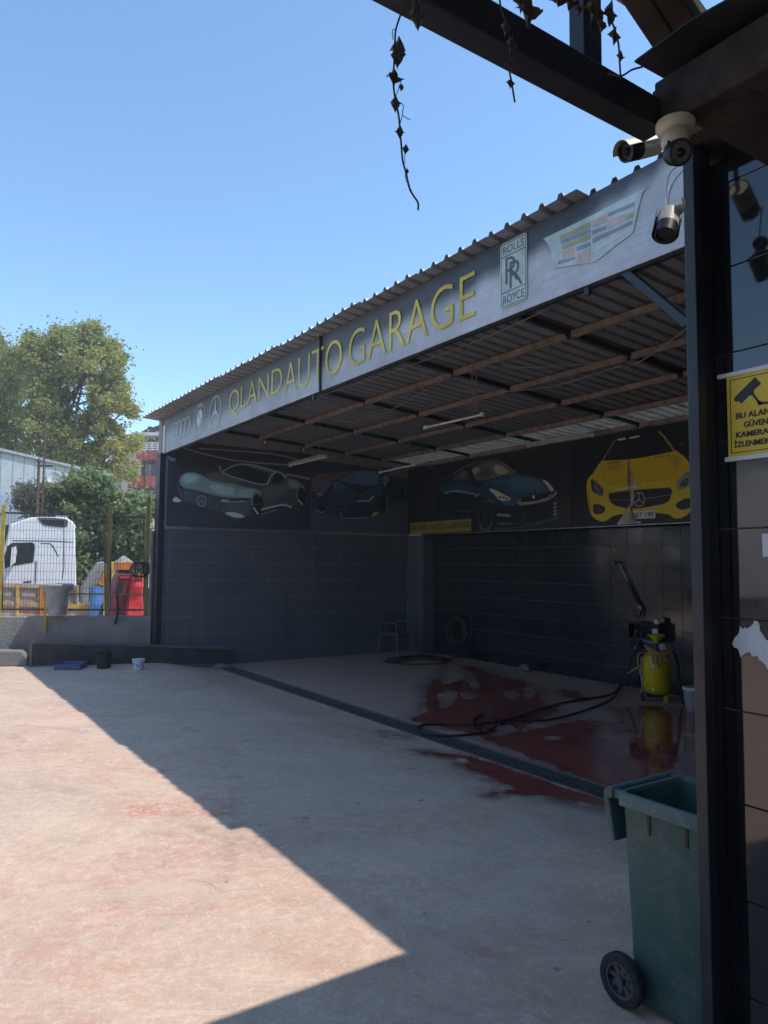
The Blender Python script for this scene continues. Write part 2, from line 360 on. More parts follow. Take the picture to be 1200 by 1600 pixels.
    m['grey_plastic'] = pm('grey_plastic', (.30, .31, .31), .5, 0, .15, 8, 0, 60, (.17, .165, .155), 5, .7)
    m['blue_plastic'] = pm('blue_plastic', (.08, .12, .26), .5, 0, .2, 14); m['cyan_blue'] = pm('bright_blue_plastic', (.10, .25, .52), .4)
    m['tank_yellow'] = pm('yellow_tank_paint', (.62, .46, .008), .32, 0, .1, 4, 0, 60, (.35, .24, .03), 5, .5)
    m['hose_black'] = pm('black_hose', (.016, .016, .018), .42); m['hose_red'] = pm('red_hose', (.06, .022, .018), .5); m['hose_orange'] = pm('tan_hose', (.42, .24, .10), .5)
    m['brass'] = pm('brass_fitting', (.42, .30, .10), .4, .7); m['chrome'] = pm('dull_steel', (.35, .36, .38), .35, .6)
    m['chair'] = pm('dark_grey_plastic', (.125, .13, .15), .5, 0, .12)
    m['cloth'] = pm('dirty_pale_cloth', (.20, .20, .185), .95, 0, .25, 12, .4)
    m['paper'] = pm('torn_white_paper', (.72, .73, .78), .85, 0, .06, 30, .1, 80)
    m['cream_vinyl'] = pm('curled_vinyl_back', (.58, .50, .36), .6); m['tube_white'] = pm('tube_glass', (.62, .62, .62), .25)
    m['truck_white'] = pm('truck_white_paint', (.78, .78, .77), .25, 0, .05); m['glass_dark'] = pm('tinted_glass', (.03, .036, .036), .06, 0, .3, 2)
    m['orange'] = pm('orange_machine_paint', (.60, .19, .03), .55, 0, .2, 6, .1, 30, (.26, .13, .06), 5, .6)
    m['ochre'] = pm('yellow_ochre_paint', (.62, .40, .07), .55, 0, .2, 6, .1, 30, (.34, .20, .09), 4, .6)
    m['pale_rust'] = pm('pale_rusted_panel', (.42, .34, .25), .7, 0, .25, 7, .1, 30, (.36, .16, .07), 3.2, .75)
    m['red_paint'] = pm('bright_red_paint', (.66, .055, .06), .4, 0, .12, 5); m['maroon'] = pm('maroon_paint', (.16, .035, .04), .5, 0, .2, 5)
    m['grey_rag'] = pm('grey_tarpaulin', (.30, .29, .28), .85, 0, .3, 6, .4, 20)
    m['metal_pale'] = pm('pale_coated_sheet', (.36, .41, .42), .5, .1, .06, 3, 0, 60, (.26, .27, .26), 1.5, .35); m['metal_seam'] = pm('dark_sheet_seam', (.20, .22, .23), .6)
    m['metal_blue'] = pm('bluegrey_sheet', (.24, .30, .36), .5)
    m['apt_white'] = pm('cream_wall_paint', (.66, .64, .60), .9, 0, .08, .8); m['apt_red'] = pm('mottled_red_mosaic', (.36, .075, .075), .8, 0, .4, 10)
    m['apt_roof'] = pm('dark_roof_covering', (.055, .055, .062), .8, 0, .2, 3); m['apt_glass'] = pm('window_glass', (.20, .27, .31), .08, 0, .3, .7)
    m['apt_beige'] = pm('beige_facade', (.74, .70, .62), .9, 0, .1, .5); m['apt_dark'] = pm('shaded_recess', (.10, .09, .085), .8)
    m['bark'] = pm('plane_bark', (.10, .09, .075), .9, 0, .35, 5, .4, 18)
    m['rust_pole'] = pm('rusted_pole', (.10, .06, .045), .8, 0, .3, 9)
    m['dish'] = pm('grey_dish', (.42, .43, .43), .5)
    def leaf(name, a, b, c3, trans=.42):
        t = NT(name); k = t.attr('tint', 'Fac'); col = t.mix(t.ramp(k, 0, .6, smooth=False), a, b); col = t.mix(t.ramp(k, .72, 1.0, smooth=False), col, c3)
        tr = t.n('ShaderNodeBsdfTranslucent'); t.l(t.mix(.5, col, tuple(x*1.3 for x in b)), tr.inputs[0]); mx = t.n('ShaderNodeMixShader'); mx.inputs[0].default_value = trans
        t.set(Base_Color=col, Roughness=.5); t.l(t.b.outputs[0], mx.inputs[1]); t.l(tr.outputs[0], mx.inputs[2]); t.l(mx.outputs[0], t.out.inputs[0]); return t.m
    m['leaf_plane'] = leaf('plane_tree_leaves', (.21, .235, .075), (.35, .37, .12), (.52, .44, .12))
    m['leaf_fig'] = leaf('fig_leaves', (.14, .19, .075), (.27, .33, .14), (.46, .49, .26))
    m['leaf_dusty'] = leaf('dusty_leaves', (.15, .165, .11), (.22, .235, .16), (.28, .28, .19))
    m['leaf_dry'] = leaf('dry_vine_leaves', (.055, .045, .038), (.10, .08, .06), (.16, .12, .08), .25)
    m['stem'] = pm('dry_vine_stem', (.06, .05, .045), .9)
    m['cable'] = pm('pale_cable', (.34, .34, .33), .6)
build_mats()
# ---------------------------------------------------------------- layout constants (metres)
FX, FZB, FZT = 3.775, 3.734, 4.345          # front fascia of the shed
YE, XR, XM = 12.64, 9.375, 9.08             # end wall, rear wall, plane of the rear murals
D1, D2 = 4.72, 5.03                         # floor drain
ZTRIM = 2.447
def roof_z(x): return 4.362-.066*(x-3.55)
def yard_z(x, y):
    zy = .12-.0086*(12.5-min(max(y, -8), 12.5))
    if x <= 3.7: return zy
    if x >= D1: return 0.0
    k = (x-3.7)/(D1-3.7); k = k*k*(3-2*k); return zy*(1-k)
def onYard(px, py):
    p = onZ(px, py, .06)
    for _ in range(6): p = onZ(px, py, yard_z(p[0], p[1]))
    return p

# ---------------------------------------------------------------- 2-D paint (for wet floor outline and printed boards)
def poly_sd(P, poly):
    """signed distance (positive inside) of points P (n,2) to polygon"""
    poly = np.asarray(poly, float); n = len(poly); d = np.full(len(P), 1e9); ins = np.zeros(len(P), bool)
    for i in range(n):
        a = poly[i]; b = poly[(i+1) % n]; e = b-a; w = P-a
        t = np.clip((w@e)/(e@e+1e-12), 0, 1); q = w-t[:, None]*e; d = np.minimum(d, (q*q).sum(1))
        c = ((a[1] <= P[:, 1]) & (b[1] > P[:, 1])) | ((b[1] <= P[:, 1]) & (a[1] > P[:, 1]))
        if abs(e[1]) > 1e-9:
            xs = a[0]+(P[:, 1]-a[1])/e[1]*e[0]; ins ^= (c & (P[:, 0] < xs))
    d = np.sqrt(d); return np.where(ins, d, -d)
def line_sd(P, pts):
    pts = np.asarray(pts, float); d = np.full(len(P), 1e9)
    for a, b in zip(pts[:-1], pts[1:]):
        e = b-a; w = P-a; t = np.clip((w@e)/(e@e+1e-12), 0, 1); q = w-t[:, None]*e; d = np.minimum(d, (q*q).sum(1))
    return np.sqrt(d)
def smooth(pts, it=1, closed=True):
    pts = [np.asarray(p, float) for p in pts]
    for _ in range(it):
        o = []
        n = len(pts); rng = range(n) if closed else range(n-1)
        for i in rng:
            a, b = pts[i], pts[(i+1) % n]; o += [a*.75+b*.25, a*.25+b*.75]
        if not closed: o = [pts[0]]+o+[pts[-1]]
        pts = o
    return pts

# ---------------------------------------------------------------- ground: one sheet, open over the drain
def build_ground():
    def lines(*segs):
        out = []
        for a, b, st in segs:
            n = max(1, int(round(abs(b-a)/st))); out += list(np.linspace(a, b, n+1))
        return np.array(sorted(set(np.round(out, 4))))
    xs = lines((-1500, -60, 240), (-60, -6, 6), (-6, 3.2, .35), (3.2, D1, .05), (D1, D2, .4), (D2, 9.6, .05), (9.6, 60, 6), (60, 1500, 240))
    ys = lines((-1500, -60, 240), (-60, -4, 6), (-4, 3.2, .25), (3.2, 12.8, .05), (12.8, 60, 4), (60, 1500, 240))
    gx, gy = np.meshgrid(xs, ys); P = np.stack([gx.ravel(), gy.ravel()], 1)
    z = np.array([yard_z(a, b) for a, b in P])
    V = np.concatenate([P, z[:, None]], 1); nx, ny = len(xs), len(ys)
    F = []
    for j in range(ny-1):
        for i in range(nx-1):
            if xs[i] >= D1-1e-3 and xs[i+1] <= D2+1e-3 and ys[j] >= -4-1e-3 and ys[j+1] <= 12.6+1e-3: continue
            F.append((j*nx+i, j*nx+i+1, (j+1)*nx+i+1, (j+1)*nx+i))
    me = bpy.data.meshes.new('ground'); me.from_pydata(V.tolist(), [], F); me.update()
    # wet paint outlines, traced on the floor plane
    def fl(pts, o=(600, 1000), s=2.308): return [onZ(o[0]+x/s, o[1]+y/s, 0.0)[:2] for x, y in pts]
    W = [fl([(155, 165), (235, 100), (235, 92), (330, 97), (420, 130), (500, 150), (560, 182), (572, 225), (640, 255), (600, 270), (520, 305), (500, 330), (640, 300), (705, 288), (860, 300), (850, 270), (820, 245), (905, 235), (1010, 240), (1130, 255), (1420, 330), (1500, 640), (1200, 720), (835, 556), (640, 470), (400, 370), (290, 330), (90, 290), (150, 255)]),
         fl([(640, 178), (700, 185), (735, 210), (690, 216), (650, 200)]),
         fl([(120, 416), (180, 410), (300, 415), (420, 450), (560, 500), (700, 545), (860, 590), (860, 620), (600, 570), (390, 572), (470, 545), (390, 505), (280, 458), (300, 432)]),
         fl([(0, 338), (90, 345), (60, 352), (0, 348)]), fl([(235, 88), (330, 100), (300, 110), (240, 96)])]
    D = [fl([(195, 195), (230, 178), (268, 190), (235, 245), (205, 250)]), fl([(275, 192), (300, 185), (338, 200), (320, 215), (285, 212)]),
         fl([(432, 190), (465, 178), (492, 195), (470, 216), (440, 206)]), fl([(505, 175), (530, 163), (552, 185), (525, 212), (507, 200)]),
         fl([(380, 320), (440, 303), (482, 325), (440, 345), (390, 342)]), fl([(578, 350), (612, 344), (646, 352), (620, 362), (585, 358)]),
         fl([(733, 312), (755, 304), (772, 312), (750, 319)]), fl([(855, 320), (880, 314), (902, 324), (875, 331)]),
         fl([(185, 95), (250, 80), (330, 130), (352, 175), (320, 175), (290, 140), (215, 160), (205, 140)])]
    near = (P[:, 0] > 3.1) & (P[:, 0] < 9.7) & (P[:, 1] > 1.0) & (P[:, 1] < 12.9); Q = P[near]
    sd = np.full(len(Q), -.5)
    for w in W: sd = np.maximum(sd, poly_sd(Q, w))
    for w in D: sd = np.minimum(sd, -poly_sd(Q, w))
    wet = np.full(len(P), -.5); wet[near] = np.clip(sd, -.5, .5)
    me.attributes.new('wet', 'FLOAT', 'POINT').data.foreach_set('value', wet)
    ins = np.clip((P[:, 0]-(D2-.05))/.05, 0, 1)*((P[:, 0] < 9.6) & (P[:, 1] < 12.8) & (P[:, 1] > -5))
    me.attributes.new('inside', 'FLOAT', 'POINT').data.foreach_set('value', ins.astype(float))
    o = mkobj('ground', me, MT['ground']); tag(o, kind='structure', label='worn concrete yard washed with red paint')
build_ground()

# ---------------------------------------------------------------- floor drain
def build_drain():
    t = thing('floor_drain', 'long slotted floor drain crossing the concrete at the edge of the open shed', 'drain', (D1, 12.5, 0))
    b = MB(); x0, x1, y0, y1 = D1+.002, D2-.002, -3.9, 12.58
    b.add([(x0, y0, -.004), (x0, y1, -.004), (x0, y1, -.16), (x0, y0, -.16), (x1, y0, -.004), (x1, y1, -.004), (x1, y1, -.16), (x1, y0, -.16)], [(0, 1, 2, 3), (4, 7, 6, 5), (3, 2, 6, 7), (1, 5, 6, 2), (0, 3, 7, 4)])
    b.build('channel', MT['rubber'], t)
    e = MB(); e.span((x0+.001, y0, -.03), (x0+.022, y1, .006)); e.span((x1-.022, y0, -.03), (x1-.001, y1, .006)); e.build('edge_angle', MT['grate'], t)
    g = MB(); L = .62
    for k in range(13): g.box((0, -L/2+.024+k*(L-.048)/12, .002), (D2-D1-.055, .017, .012))
    g.box((-.118, 0, -.004), (.016, L-.01, .010)); g.box((.118, 0, -.004), (.016, L-.01, .010)); g.box((0, 0, -.008), (.010, L-.01, .010))
    first = None; y = 12.25
    while y > -3.6:
        loc = ((D1+D2)/2, y, -.008+random.uniform(-.003, .003)); rot = (0, random.uniform(-.008, .008), random.uniform(-.006, .006))
        if first is None: first = g.build('grate', MT['grate']); o = first
        else: o = first.copy(); COL.objects.link(o)
        o.parent = t; o.matrix_parent_inverse = WM[t.name].inverted(); o.location = loc; o.rotation_euler = rot; y -= L+.006
build_drain()

# ---------------------------------------------------------------- shed
def tile_field(wall, rect, cell, mk, mat, offset=(0, 0), gap=.004):
    """rect (u0,u1,z0,z1); mk(u,z)->(loc); one mesh for full tiles, own mesh for cut ones"""
    cache = {}
    u0, u1, z0, z1 = rect
    us = [u0]; u = u0+offset[0] if offset[0] else u0+cell
    while u < u1-.02: us.append(u); u += cell
    us.append(u1)
    zs = [z0]; z = z0+offset[1] if offset[1] else z0+cell
    while z < z1-.02: zs.append(z); z += cell
    zs.append(z1)
    for a, b in zip(us[:-1], us[1:]):
        for c, d in zip(zs[:-1], zs[1:]):
            w, hh = round(b-a-gap, 3), round(d-c-gap, 3)
            if w < .01 or hh < .01: continue
            if (w, hh) not in cache:
                m = MB(); e = .0015; th = .007
                X, Z = w/2, hh/2
                v = [(-X, 0, -Z), (X, 0, -Z), (X, 0, Z), (-X, 0, Z), (-X, th-e, -Z), (X, th-e, -Z), (X, th-e, Z), (-X, th-e, Z), (-X+e, th, -Z+e), (X-e, th, -Z+e), (X-e, th, Z-e), (-X+e, th, Z-e)]
                m.add(v, [(3, 2, 1, 0), (0, 1, 5, 4), (1, 2, 6, 5), (2, 3, 7, 6), (3, 0, 4, 7), (4, 5, 9, 8), (5, 6, 10, 9), (6, 7, 11, 10), (7, 4, 8, 11), (8, 9, 10, 11)])
                o = m.build('tile', mat); cache[(w, hh)] = o
            else:
                o = cache[(w, hh)].copy(); COL.objects.link(o)
            loc, rot = mk((a+b)/2, (c+d)/2)
            o.location = loc; o.rotation_euler = (rot[0]+random.uniform(-.003, .003), 0, rot[1]+random.uniform(-.003, .003))
            o.parent = wall; o.matrix_parent_inverse = WM[wall.name].inverted()

def build_shed():
    t = thing('open_shed', 'open-fronted car wash shed with black tiled walls and corrugated metal roof', 'shed', (FX, YE, 0))
    # end wall (faces the camera)
    b = MB(); b.prism([(FX-.02, -.1), (9.6, -.1), (9.6, roof_z(9.6)-.004), (FX-.02, roof_z(FX-.02)-.004)], (0, YE, 0), (1, 0, 0), (0, 0, 1), -.18); w = b.build('end_wall', MT['grout'], t)
    tile_field(w, (FX+.0, XM, 0.0, ZTRIM-.02), .316, lambda u, z: ((u, YE, z), (0, math.pi)), MT['tile_lifted'], offset=(.16, .25), gap=.009)
    # rear wall
    b = MB(); b.span((XR, -4, -.1), (XR+.18, YE-.001, roof_z(XR+.18)-.02)); w = b.build('rear_wall', MT['grout_dark'], t)
    tile_field(w, (3.2, 12.11, 0.0, ZTRIM+.12), .312, lambda u, z: ((XR, u, z), (0, math.pi/2)), MT['tile'], offset=(.28, .28), gap=.006)
    # corner column
    b = MB(); b.span((XM+.03, 12.12, -.1), (XR+.01, YE-.001, 3.85)); c = b.build('corner_column', MT['grout_dark'], t)
    tile_field(c, (12.12, YE-.012, 0, ZTRIM-.02), .26, lambda u, z: ((XM+.03, u, z), (0, math.pi/2)), MT['tile_lifted'])
    tile_field(c, (XM+.03, XR, 0, ZTRIM-.02), .29, lambda u, z: ((u, 12.12, z), (0, math.pi)), MT['tile_lifted'])  # paler tile colour also stands for the bright reflection on this face
    # board the rear murals are fixed to
    b = MB(); b.span((XM+.03, -4, ZTRIM), (XM+.07, 12.115, 3.86)); b.build('backing_board', MT['plaster_dark'], t)
    # left jamb of the end wall
    b = MB(); b.span((FX-.045, YE-.035, .02), (FX+.05, YE+.2, 3.74)); b.build('jamb', MT['steel_dark'], t, bevel=.006)
    # trim strips, broken in places
    for (a, c_, mt) in (((287, 825), (345, 827.5), 'chrome'), ((345, 827.5), (534, 834), 'chrome'), ((590, 835), (634, 836), 'chrome')):
        p, q = onY(*a, YE-.025), onY(*c_, YE-.025); p[2] = q[2] = ZTRIM; MB().bar(p, q, .012, .018).build('trim_strip', MT[mt], t)
    MB().bar((XM-.012, 12.6, ZTRIM), (XM-.012, 3, ZTRIM), .012, .014).build('trim_strip', MT['chrome'], t)
    # rafters
    for y in (12.5, 10.65, 8.78, 6.78, 4.93, 3.05, 1.2, -.7, -2.6):
        b = MB(); p0 = np.array((FX+.03, y, roof_z(FX)-.075)); p1 = np.array((9.5, y, roof_z(9.5)-.075)); b.bar(p0+[0, 0, .035], p1+[0, 0, .035], .04, .05)
        b.build('rafter', MT['steel_dark'], t)
    # purlins in short lengths between the rafters
    ys = (12.5, 10.65, 8.78, 6.78, 4.93, 3.05, 1.2, -.7, -2.6)
    for x in (4.62, 5.55, 6.5, 7.43, 8.3, 9.12):
        for a, c_ in zip(ys[:-1], ys[1:]):
            j = random.uniform(-.012, .012)
            MB().bar((x+j, a-.03, roof_z(x)-.06), (x-j, c_+.03, roof_z(x)-.06), .06, .07 if x > 5 else .03).build('purlin', MT['rust'], t, bevel=.004)
    # corrugated roof sheets
    sheet_w, pitch = .875, .175
    def sheet(y0, y1, xa, xb, mat, name, dz=0.0, sag=0.0):
        prof = []; y = y0; n = int(round((y1-y0)/pitch))
        for k in range(n):
            s0 = y0+k*pitch; prof += [(s0, 0), (s0+pitch-.062, 0), (s0+pitch-.046, .034), (s0+pitch-.016, .034)]
        prof += [(y1, 0), (y1+.035, 0)]; xs = np.linspace(xa, xb, 6); V = []; 
        for i, x in enumerate(xs):
            for yy, zz in prof: V.append((x, yy, roof_z(x)+zz+dz+sag*math.sin(math.pi*i/5)))
        n = len(prof); F = [(i*n+j, i*n+j+1, (i+1)*n+j+1, (i+1)*n+j) for i in range(5) for j in range(n-1)]
        me = bpy.data.meshes.new(name); me.from_pydata(V, [], F); me.update(); return mkobj(name, me, mat, t)
    y1 = 12.80; k = 0
    while y1 > -3.5:
        y0 = y1-sheet_w; e = 3.44+.21*min(1, (12.8-(y0+y1)/2)/9.3)+random.uniform(-.012, .012)
        if (y0+y1)/2 < 2.9: e = 3.78
        sheet(y0, y1, e, 8.55, MT['galv'], 'roof_sheet', dz=.0015*(k % 2)); sheet(y0, y1, 8.35, 9.75, MT['fibreglass'], 'roof_sheet', dz=-.012+.0015*(k % 2)); y1 = y0; k += 1
    b = MB(); b.prism([(FX+.1, -.1), (XR, -.1), (XR, roof_z(XR)-.12), (FX+.1, roof_z(FX+.1)-.12)], (0, 2.1, 0), (1, 0, 0), (0, 0, 1), .15); b.build('near_blocker_wall', MT['plaster_dark'], t)  # unseen wall added across the near end to darken the interior
    # diagonal brace and its column by the near end of the fascia
    MB().span((FX+.03, 2.36, -.02), (FX+.12, 2.45, 4.2)).build('column', MT['steel_pillar'], t, bevel=.005)
    a, c_ = onX(978, 424, FX+.06), onX(1078, 508, FX+.06)
    MB().bar(a, c_, .05, .075, (1, 0, 0)).build('brace', MT['steel_pillar'], t, bevel=.003)
    # small hanger clips along the fascia's lower edge
    for px, py in ((917, 452), (490, 612)):
        p = onX(px, py, FX+.02); MB().box((FX+.03, p[1], FZB-.03), (.03, .035, .06)).build('clip', MT['steel_dark'], t)
    MB().span((FX+.028, -3.5, FZB-.012), (FX+.07, YE-.05, FZB+.03)).build('fascia_angle', MT['steel_dark'], t)
    # torn flashing at the left corner under the fascia
    p = onY(262, 715, YE-.05); b = MB(); b.add([p+[0, 0, .03], p+[.14, -.03, .0], p+[.12, -.06, -.07], p+[.03, -.02, -.05]], [(0, 1, 2, 3)]); b.build('torn_flashing', MT['galv'], t)
build_shed()
# ---------------------------------------------------------------- printed boards: colour laid on a fine grid
class Print:
    def __init__(s, o, au, av, w, h, nu, nv, base):
        s.o = np.asarray(o, float); s.au = nrm(au); s.av = nrm(av); s.w, s.h, s.nu, s.nv = w, h, nu, nv
        u = np.linspace(0, w, nu); v = np.linspace(0, h, nv); U, V = np.meshgrid(u, v)
        s.P = s.o+U.ravel()[:, None]*s.au+V.ravel()[:, None]*s.av; s.px = proj(s.P); s.c = np.tile(np.asarray(base, float), (len(s.P), 1))
    def zoom(s, o, k): s.q = (s.px-np.asarray(o))*k; return s
    def lay(s, a, col):
        a = np.clip(a, 0, 1)[:, None]; s.c = s.c*(1-a)+np.asarray(col, float)*a
    def poly(s, pts, col, soft=3, sm=1, op=1.0, col2=None, d=None):
        a = np.clip(poly_sd(s.q, smooth(pts, sm) if sm else pts)/soft+.5, 0, 1)*op
        if col2 is not None:
            p = np.asarray(pts, float); d = nrm(d); t = p@d; k = np.clip((s.q@d-t.min())/(t.max()-t.min()), 0, 1)[:, None]
            col = np.asarray(col)*(1-k)+np.asarray(col2)*k
        s.lay(a, col); return s
    def line(s, pts, w, col, soft=3, sm=1, op=1.0):
        a = np.clip((w/2-line_sd(s.q, smooth(pts, sm, False) if sm and len(pts) > 2 else pts))/soft+.5, 0, 1)*op; s.lay(a, col); return s
    def ell(s, c, rx, ry, col, soft=3, op=1.0):
        e = s.q-np.asarray(c); r = np.sqrt((e[:, 0]/rx)**2+(e[:, 1]/ry)**2); s.lay(np.clip((1-r)*min(rx, ry)/soft+.5, 0, 1)*op, col); return s
    def ring(s, c, rx, ry, w, col, soft=3, op=1.0, a0=None, a1=None):
        e = s.q-np.asarray(c); r = np.sqrt((e[:, 0]/rx)**2+(e[:, 1]/ry)**2); a = np.clip((w/2-np.abs(r-1)*min(rx, ry))/soft+.5, 0, 1)*op
        if a0 is not None:
            th = np.degrees(np.arctan2(e[:, 1], e[:, 0])) % 360; m = ((th >= a0) & (th <= a1)) if a0 < a1 else ((th >= a0) | (th <= a1)); a = a*m
        s.lay(a, col); return s
    def build(s, name, mat, parent=None, th=.02):
        nu, nv = s.nu, s.nv; n = nu*nv; back = -np.cross(s.au, s.av)*th
        F = [(j*nu+i, j*nu+i+1, (j+1)*nu+i+1, (j+1)*nu+i) for j in range(nv-1) for i in range(nu-1)]
        cor = [0, nu-1, n-1, n-nu]; V = s.P.tolist()+[(s.P[c]+back).tolist() for c in cor]
        F += [(n+3, n+2, n+1, n)]
        edge = [list(range(nu)), [j*nu+nu-1 for j in range(nv)], list(range(n-1, n-nu-1, -1)), [j*nu for j in range(nv-1, -1, -1)]]
        for k, e in enumerate(edge): F.append(tuple(e[::-1])+(n+k, n+(k+1) % 4))
        me = bpy.data.meshes.new(name); me.from_pydata(V, [], F); me.update()
        ca = me.color_attributes.new('print', 'FLOAT_COLOR', 'POINT'); c = np.ones((n+4, 4)); c[:n, :3] = s.c; c[n:, :3] = .03
        ca.data.foreach_set('color', c.ravel()); return mkobj(name, me, mat, parent)

def build_murals():
    gl = np.array
    # --- mural 1: silver-teal grand tourer
    y = YE-.015; a = Print((FX+.10, y, ZTRIM+.025), (1, 0, 0), (0, 0, 1), 2.85, 1.52, 300, 170, (.019, .026, .036))
    z = a.zoom((260, 700), 5.217); S = (.15, .165, .175)
    z.line([(150, 5), (350, 60), (560, 105), (1000, 140)], 9, S, 8).line([(270, 3), (560, 22), (830, 45), (960, 65), (1110, 105)], 8, S, 8).line([(690, -10), (880, 45)], 6, S, 8, op=.5).line([(980, 215), (1160, 250)], 14, S, 10)
    z.ell((520, 560), 520, 60, (.03, .036, .042), 40, .6)
    z.poly([(85, 290), (110, 230), (150, 200), (200, 195), (260, 205), (310, 230), (340, 210), (420, 195), (455, 195), (560, 130), (640, 125), (760, 140), (880, 180), (930, 195), (980, 230), (1060, 260), (1110, 310), (1140, 350), (1120, 420), (1080, 460), (1020, 480), (960, 460), (780, 500), (760, 550), (700, 540), (650, 560), (480, 530), (350, 500), (220, 460), (130, 430), (95, 370)], (.036, .049, .055), 5, 1)
    z.poly([(105, 250), (150, 205), (220, 198), (290, 220), (330, 260), (420, 270), (540, 290), (640, 320), (760, 340), (730, 370), (650, 405), (540, 405), (430, 395), (330, 370), (240, 340), (180, 330), (120, 320)], (.095, .15, .155), 16)
    z.poly([(330, 300), (450, 300), (560, 330), (540, 385), (420, 375)], (.15, .23, .27), 30).poly([(130, 225), (200, 205), (280, 235), (250, 280), (150, 290)], (.14, .22, .22), 30)
    for k in range(5): z.line([(190+k*35, 300+k*6), (250+k*30, 250+k*6), (320+k*30, 250+k*8)], 5, (.06, .09, .09), 6, op=.6)
    z.poly([(540, 375), (640, 330), (740, 338), (785, 365), (690, 412), (600, 412)], (.13, .19, .20), 18)
    z.poly([(500, 420), (680, 405), (690, 470), (660, 545), (500, 515), (480, 440)], (.05, .066, .072), 25).poly([(640, 140), (780, 150), (900, 195), (850, 205), (740, 170)], (.075, .095, .10), 10).poly([(330, 220), (450, 205), (520, 235), (640, 275), (560, 290), (430, 265), (340, 255)], (.05, .072, .08), 18).line([(300, 240), (420, 300), (560, 400)], 8, (.17, .25, .27), 16, op=.5).line([(980, 300), (900, 330), (800, 350)], 6, (.11, .135, .145), 12)
    z.line([(320, 215), (420, 195), (480, 215), (640, 270)], 10, (.05, .07, .075), 6)
    z.poly([(460, 195), (560, 140), (650, 150), (740, 175), (840, 215), (825, 290), (740, 280), (620, 250), (520, 225)], (.010, .016, .028), 4)
    for k in range(6): z.line([(470+k*25, 200-k*12), (600+k*8, 215-k*13)], 4, (.06, .075, .08), 4, op=.6)
    z.line([(460, 190), (570, 130), (700, 135), (850, 180), (930, 200), (980, 235)], 9, (.17, .20, .215), 5).line([(455, 200), (540, 235), (640, 265), (760, 300), (825, 295)], 10, (.14, .175, .19), 5).line([(825, 292), (850, 225), (900, 192)], 13, (.15, .18, .195), 5)
    z.line([(620, 145), (740, 180)], 6, (.01, .012, .016), 4)
    z.poly([(855, 288), (875, 222), (910, 202), (950, 222), (968, 262), (900, 284)], (.012, .016, .022), 4).line([(930, 195), (970, 255)], 8, (.14, .165, .18), 5)
    z.poly([(780, 320), (990, 290), (1000, 345), (900, 405), (800, 430)], (.062, .078, .086), 40).poly([(990, 252), (1060, 265), (1110, 310), (1050, 335), (1000, 320)], (.12, .145, .155), 30)
    z.ell((740, 460), 48, 96, (.008, .010, .013), 5).ring((738, 450), 42, 88, 14, (.10, .125, .13), 6, a0=150, a1=300).line([(712, 488), (745, 537)], 13, (.30, .33, .33), 5).line([(705, 460), (775, 455)], 6, (.06, .07, .08), 4)
    z.ell((1098, 390), 38, 84, (.008, .010, .013), 5).ring((1098, 385), 34, 78, 12, (.09, .11, .12), 6, a0=150, a1=300).line([(1072, 420), (1106, 460)], 11, (.25, .28, .28), 5)
    z.poly([(130, 345), (220, 350), (330, 385), (440, 410), (475, 430), (470, 520), (380, 505), (240, 465), (140, 430)], (.014, .02, .022), 4)
    g = [(130, 345), (220, 350), (330, 385), (440, 410), (475, 430)]; h_ = [(140, 430), (240, 465), (380, 505), (470, 520)]
    ga, ha = np.array(g, float), np.array(h_, float)
    for k in range(17):
        x = 145+k*20; z.line([(x, np.interp(x, ga[:, 0], ga[:, 1])), (x+4, np.interp(x, ha[:, 0], ha[:, 1]))], 4, (.10, .125, .13), 4, 0)
    for k in range(1, 6):
        f = k/6; z.line([(x, np.interp(x, ga[:, 0], ga[:, 1])*(1-f)+np.interp(x, ha[:, 0], ha[:, 1])*f) for x in (145, 220, 300, 380, 465)], 3, (.08, .10, .105), 4, 0)
    z.ring((287, 432), 36, 44, 7, (.11, .135, .14), 4)
    for dx, dy in ((0, -40), (-30, 24), (30, 24)): z.line([(287, 432), (287+dx, 432+dy)], 6, (.11, .135, .14), 4)
    z.line([(135, 340), (220, 346), (330, 380), (470, 420)], 7, (.03, .04, .045), 4)
    z.poly([(500, 420), (600, 412), (690, 406), (640, 432), (520, 445)], (.012, .016, .018), 4).line([(448, 432), (520, 440), (640, 432)], 6, (.20, .25, .25), 4).line([(455, 425), (500, 432)], 10, (.26, .31, .31), 4)
    z.poly([(92, 265), (105, 300), (145, 325), (130, 340), (95, 310)], (.012, .016, .018), 5)
    z.poly([(470, 530), (520, 520), (600, 535), (650, 565), (560, 570), (500, 545)], (.27, .35, .35), 5).poly([(50, 420), (75, 395), (105, 420), (130, 430), (100, 440), (60, 440)], (.25, .33, .32), 5)
    z.line([(780, 500), (880, 475), (960, 460), (1015, 482)], 15, (.17, .21, .22), 6).line([(775, 540), (900, 505)], 8, (.10, .12, .13), 5).line([(440, 190), (440, 155), (425, 152)], 12, (.13, .15, .16), 5)
    tag((setattr(a, 'c', np.clip((a.c*.62+a.c.mean(1, keepdims=True)*.38)*2.5*(1+a.c*2.6), 0, .85)), a)[1].build('car_mural', MT['print']), 'large print of a silver concept car with mesh grille on the end wall', 'mural')
    # --- mural 2: dark blue supercar
    x0 = FX+.10+2.87; a = Print((x0, y, ZTRIM+.025), (1, 0, 0), (0, 0, 1), XM-.01-x0, 1.40, 260, 170, (.018, .024, .034)); z = a.zoom((480, 710), 7.5)
    z.poly([(0, 640), (1300, 560), (1300, 1000), (0, 1000)], (.032, .036, .042), 60, 0).poly([(50, 235), (480, 200), (560, 185), (340, 310), (130, 440), (45, 440)], (.060, .048, .042), 14).poly([(900, 220), (1300, 330), (1300, 120), (1000, 160)], (.05, .048, .05), 30)
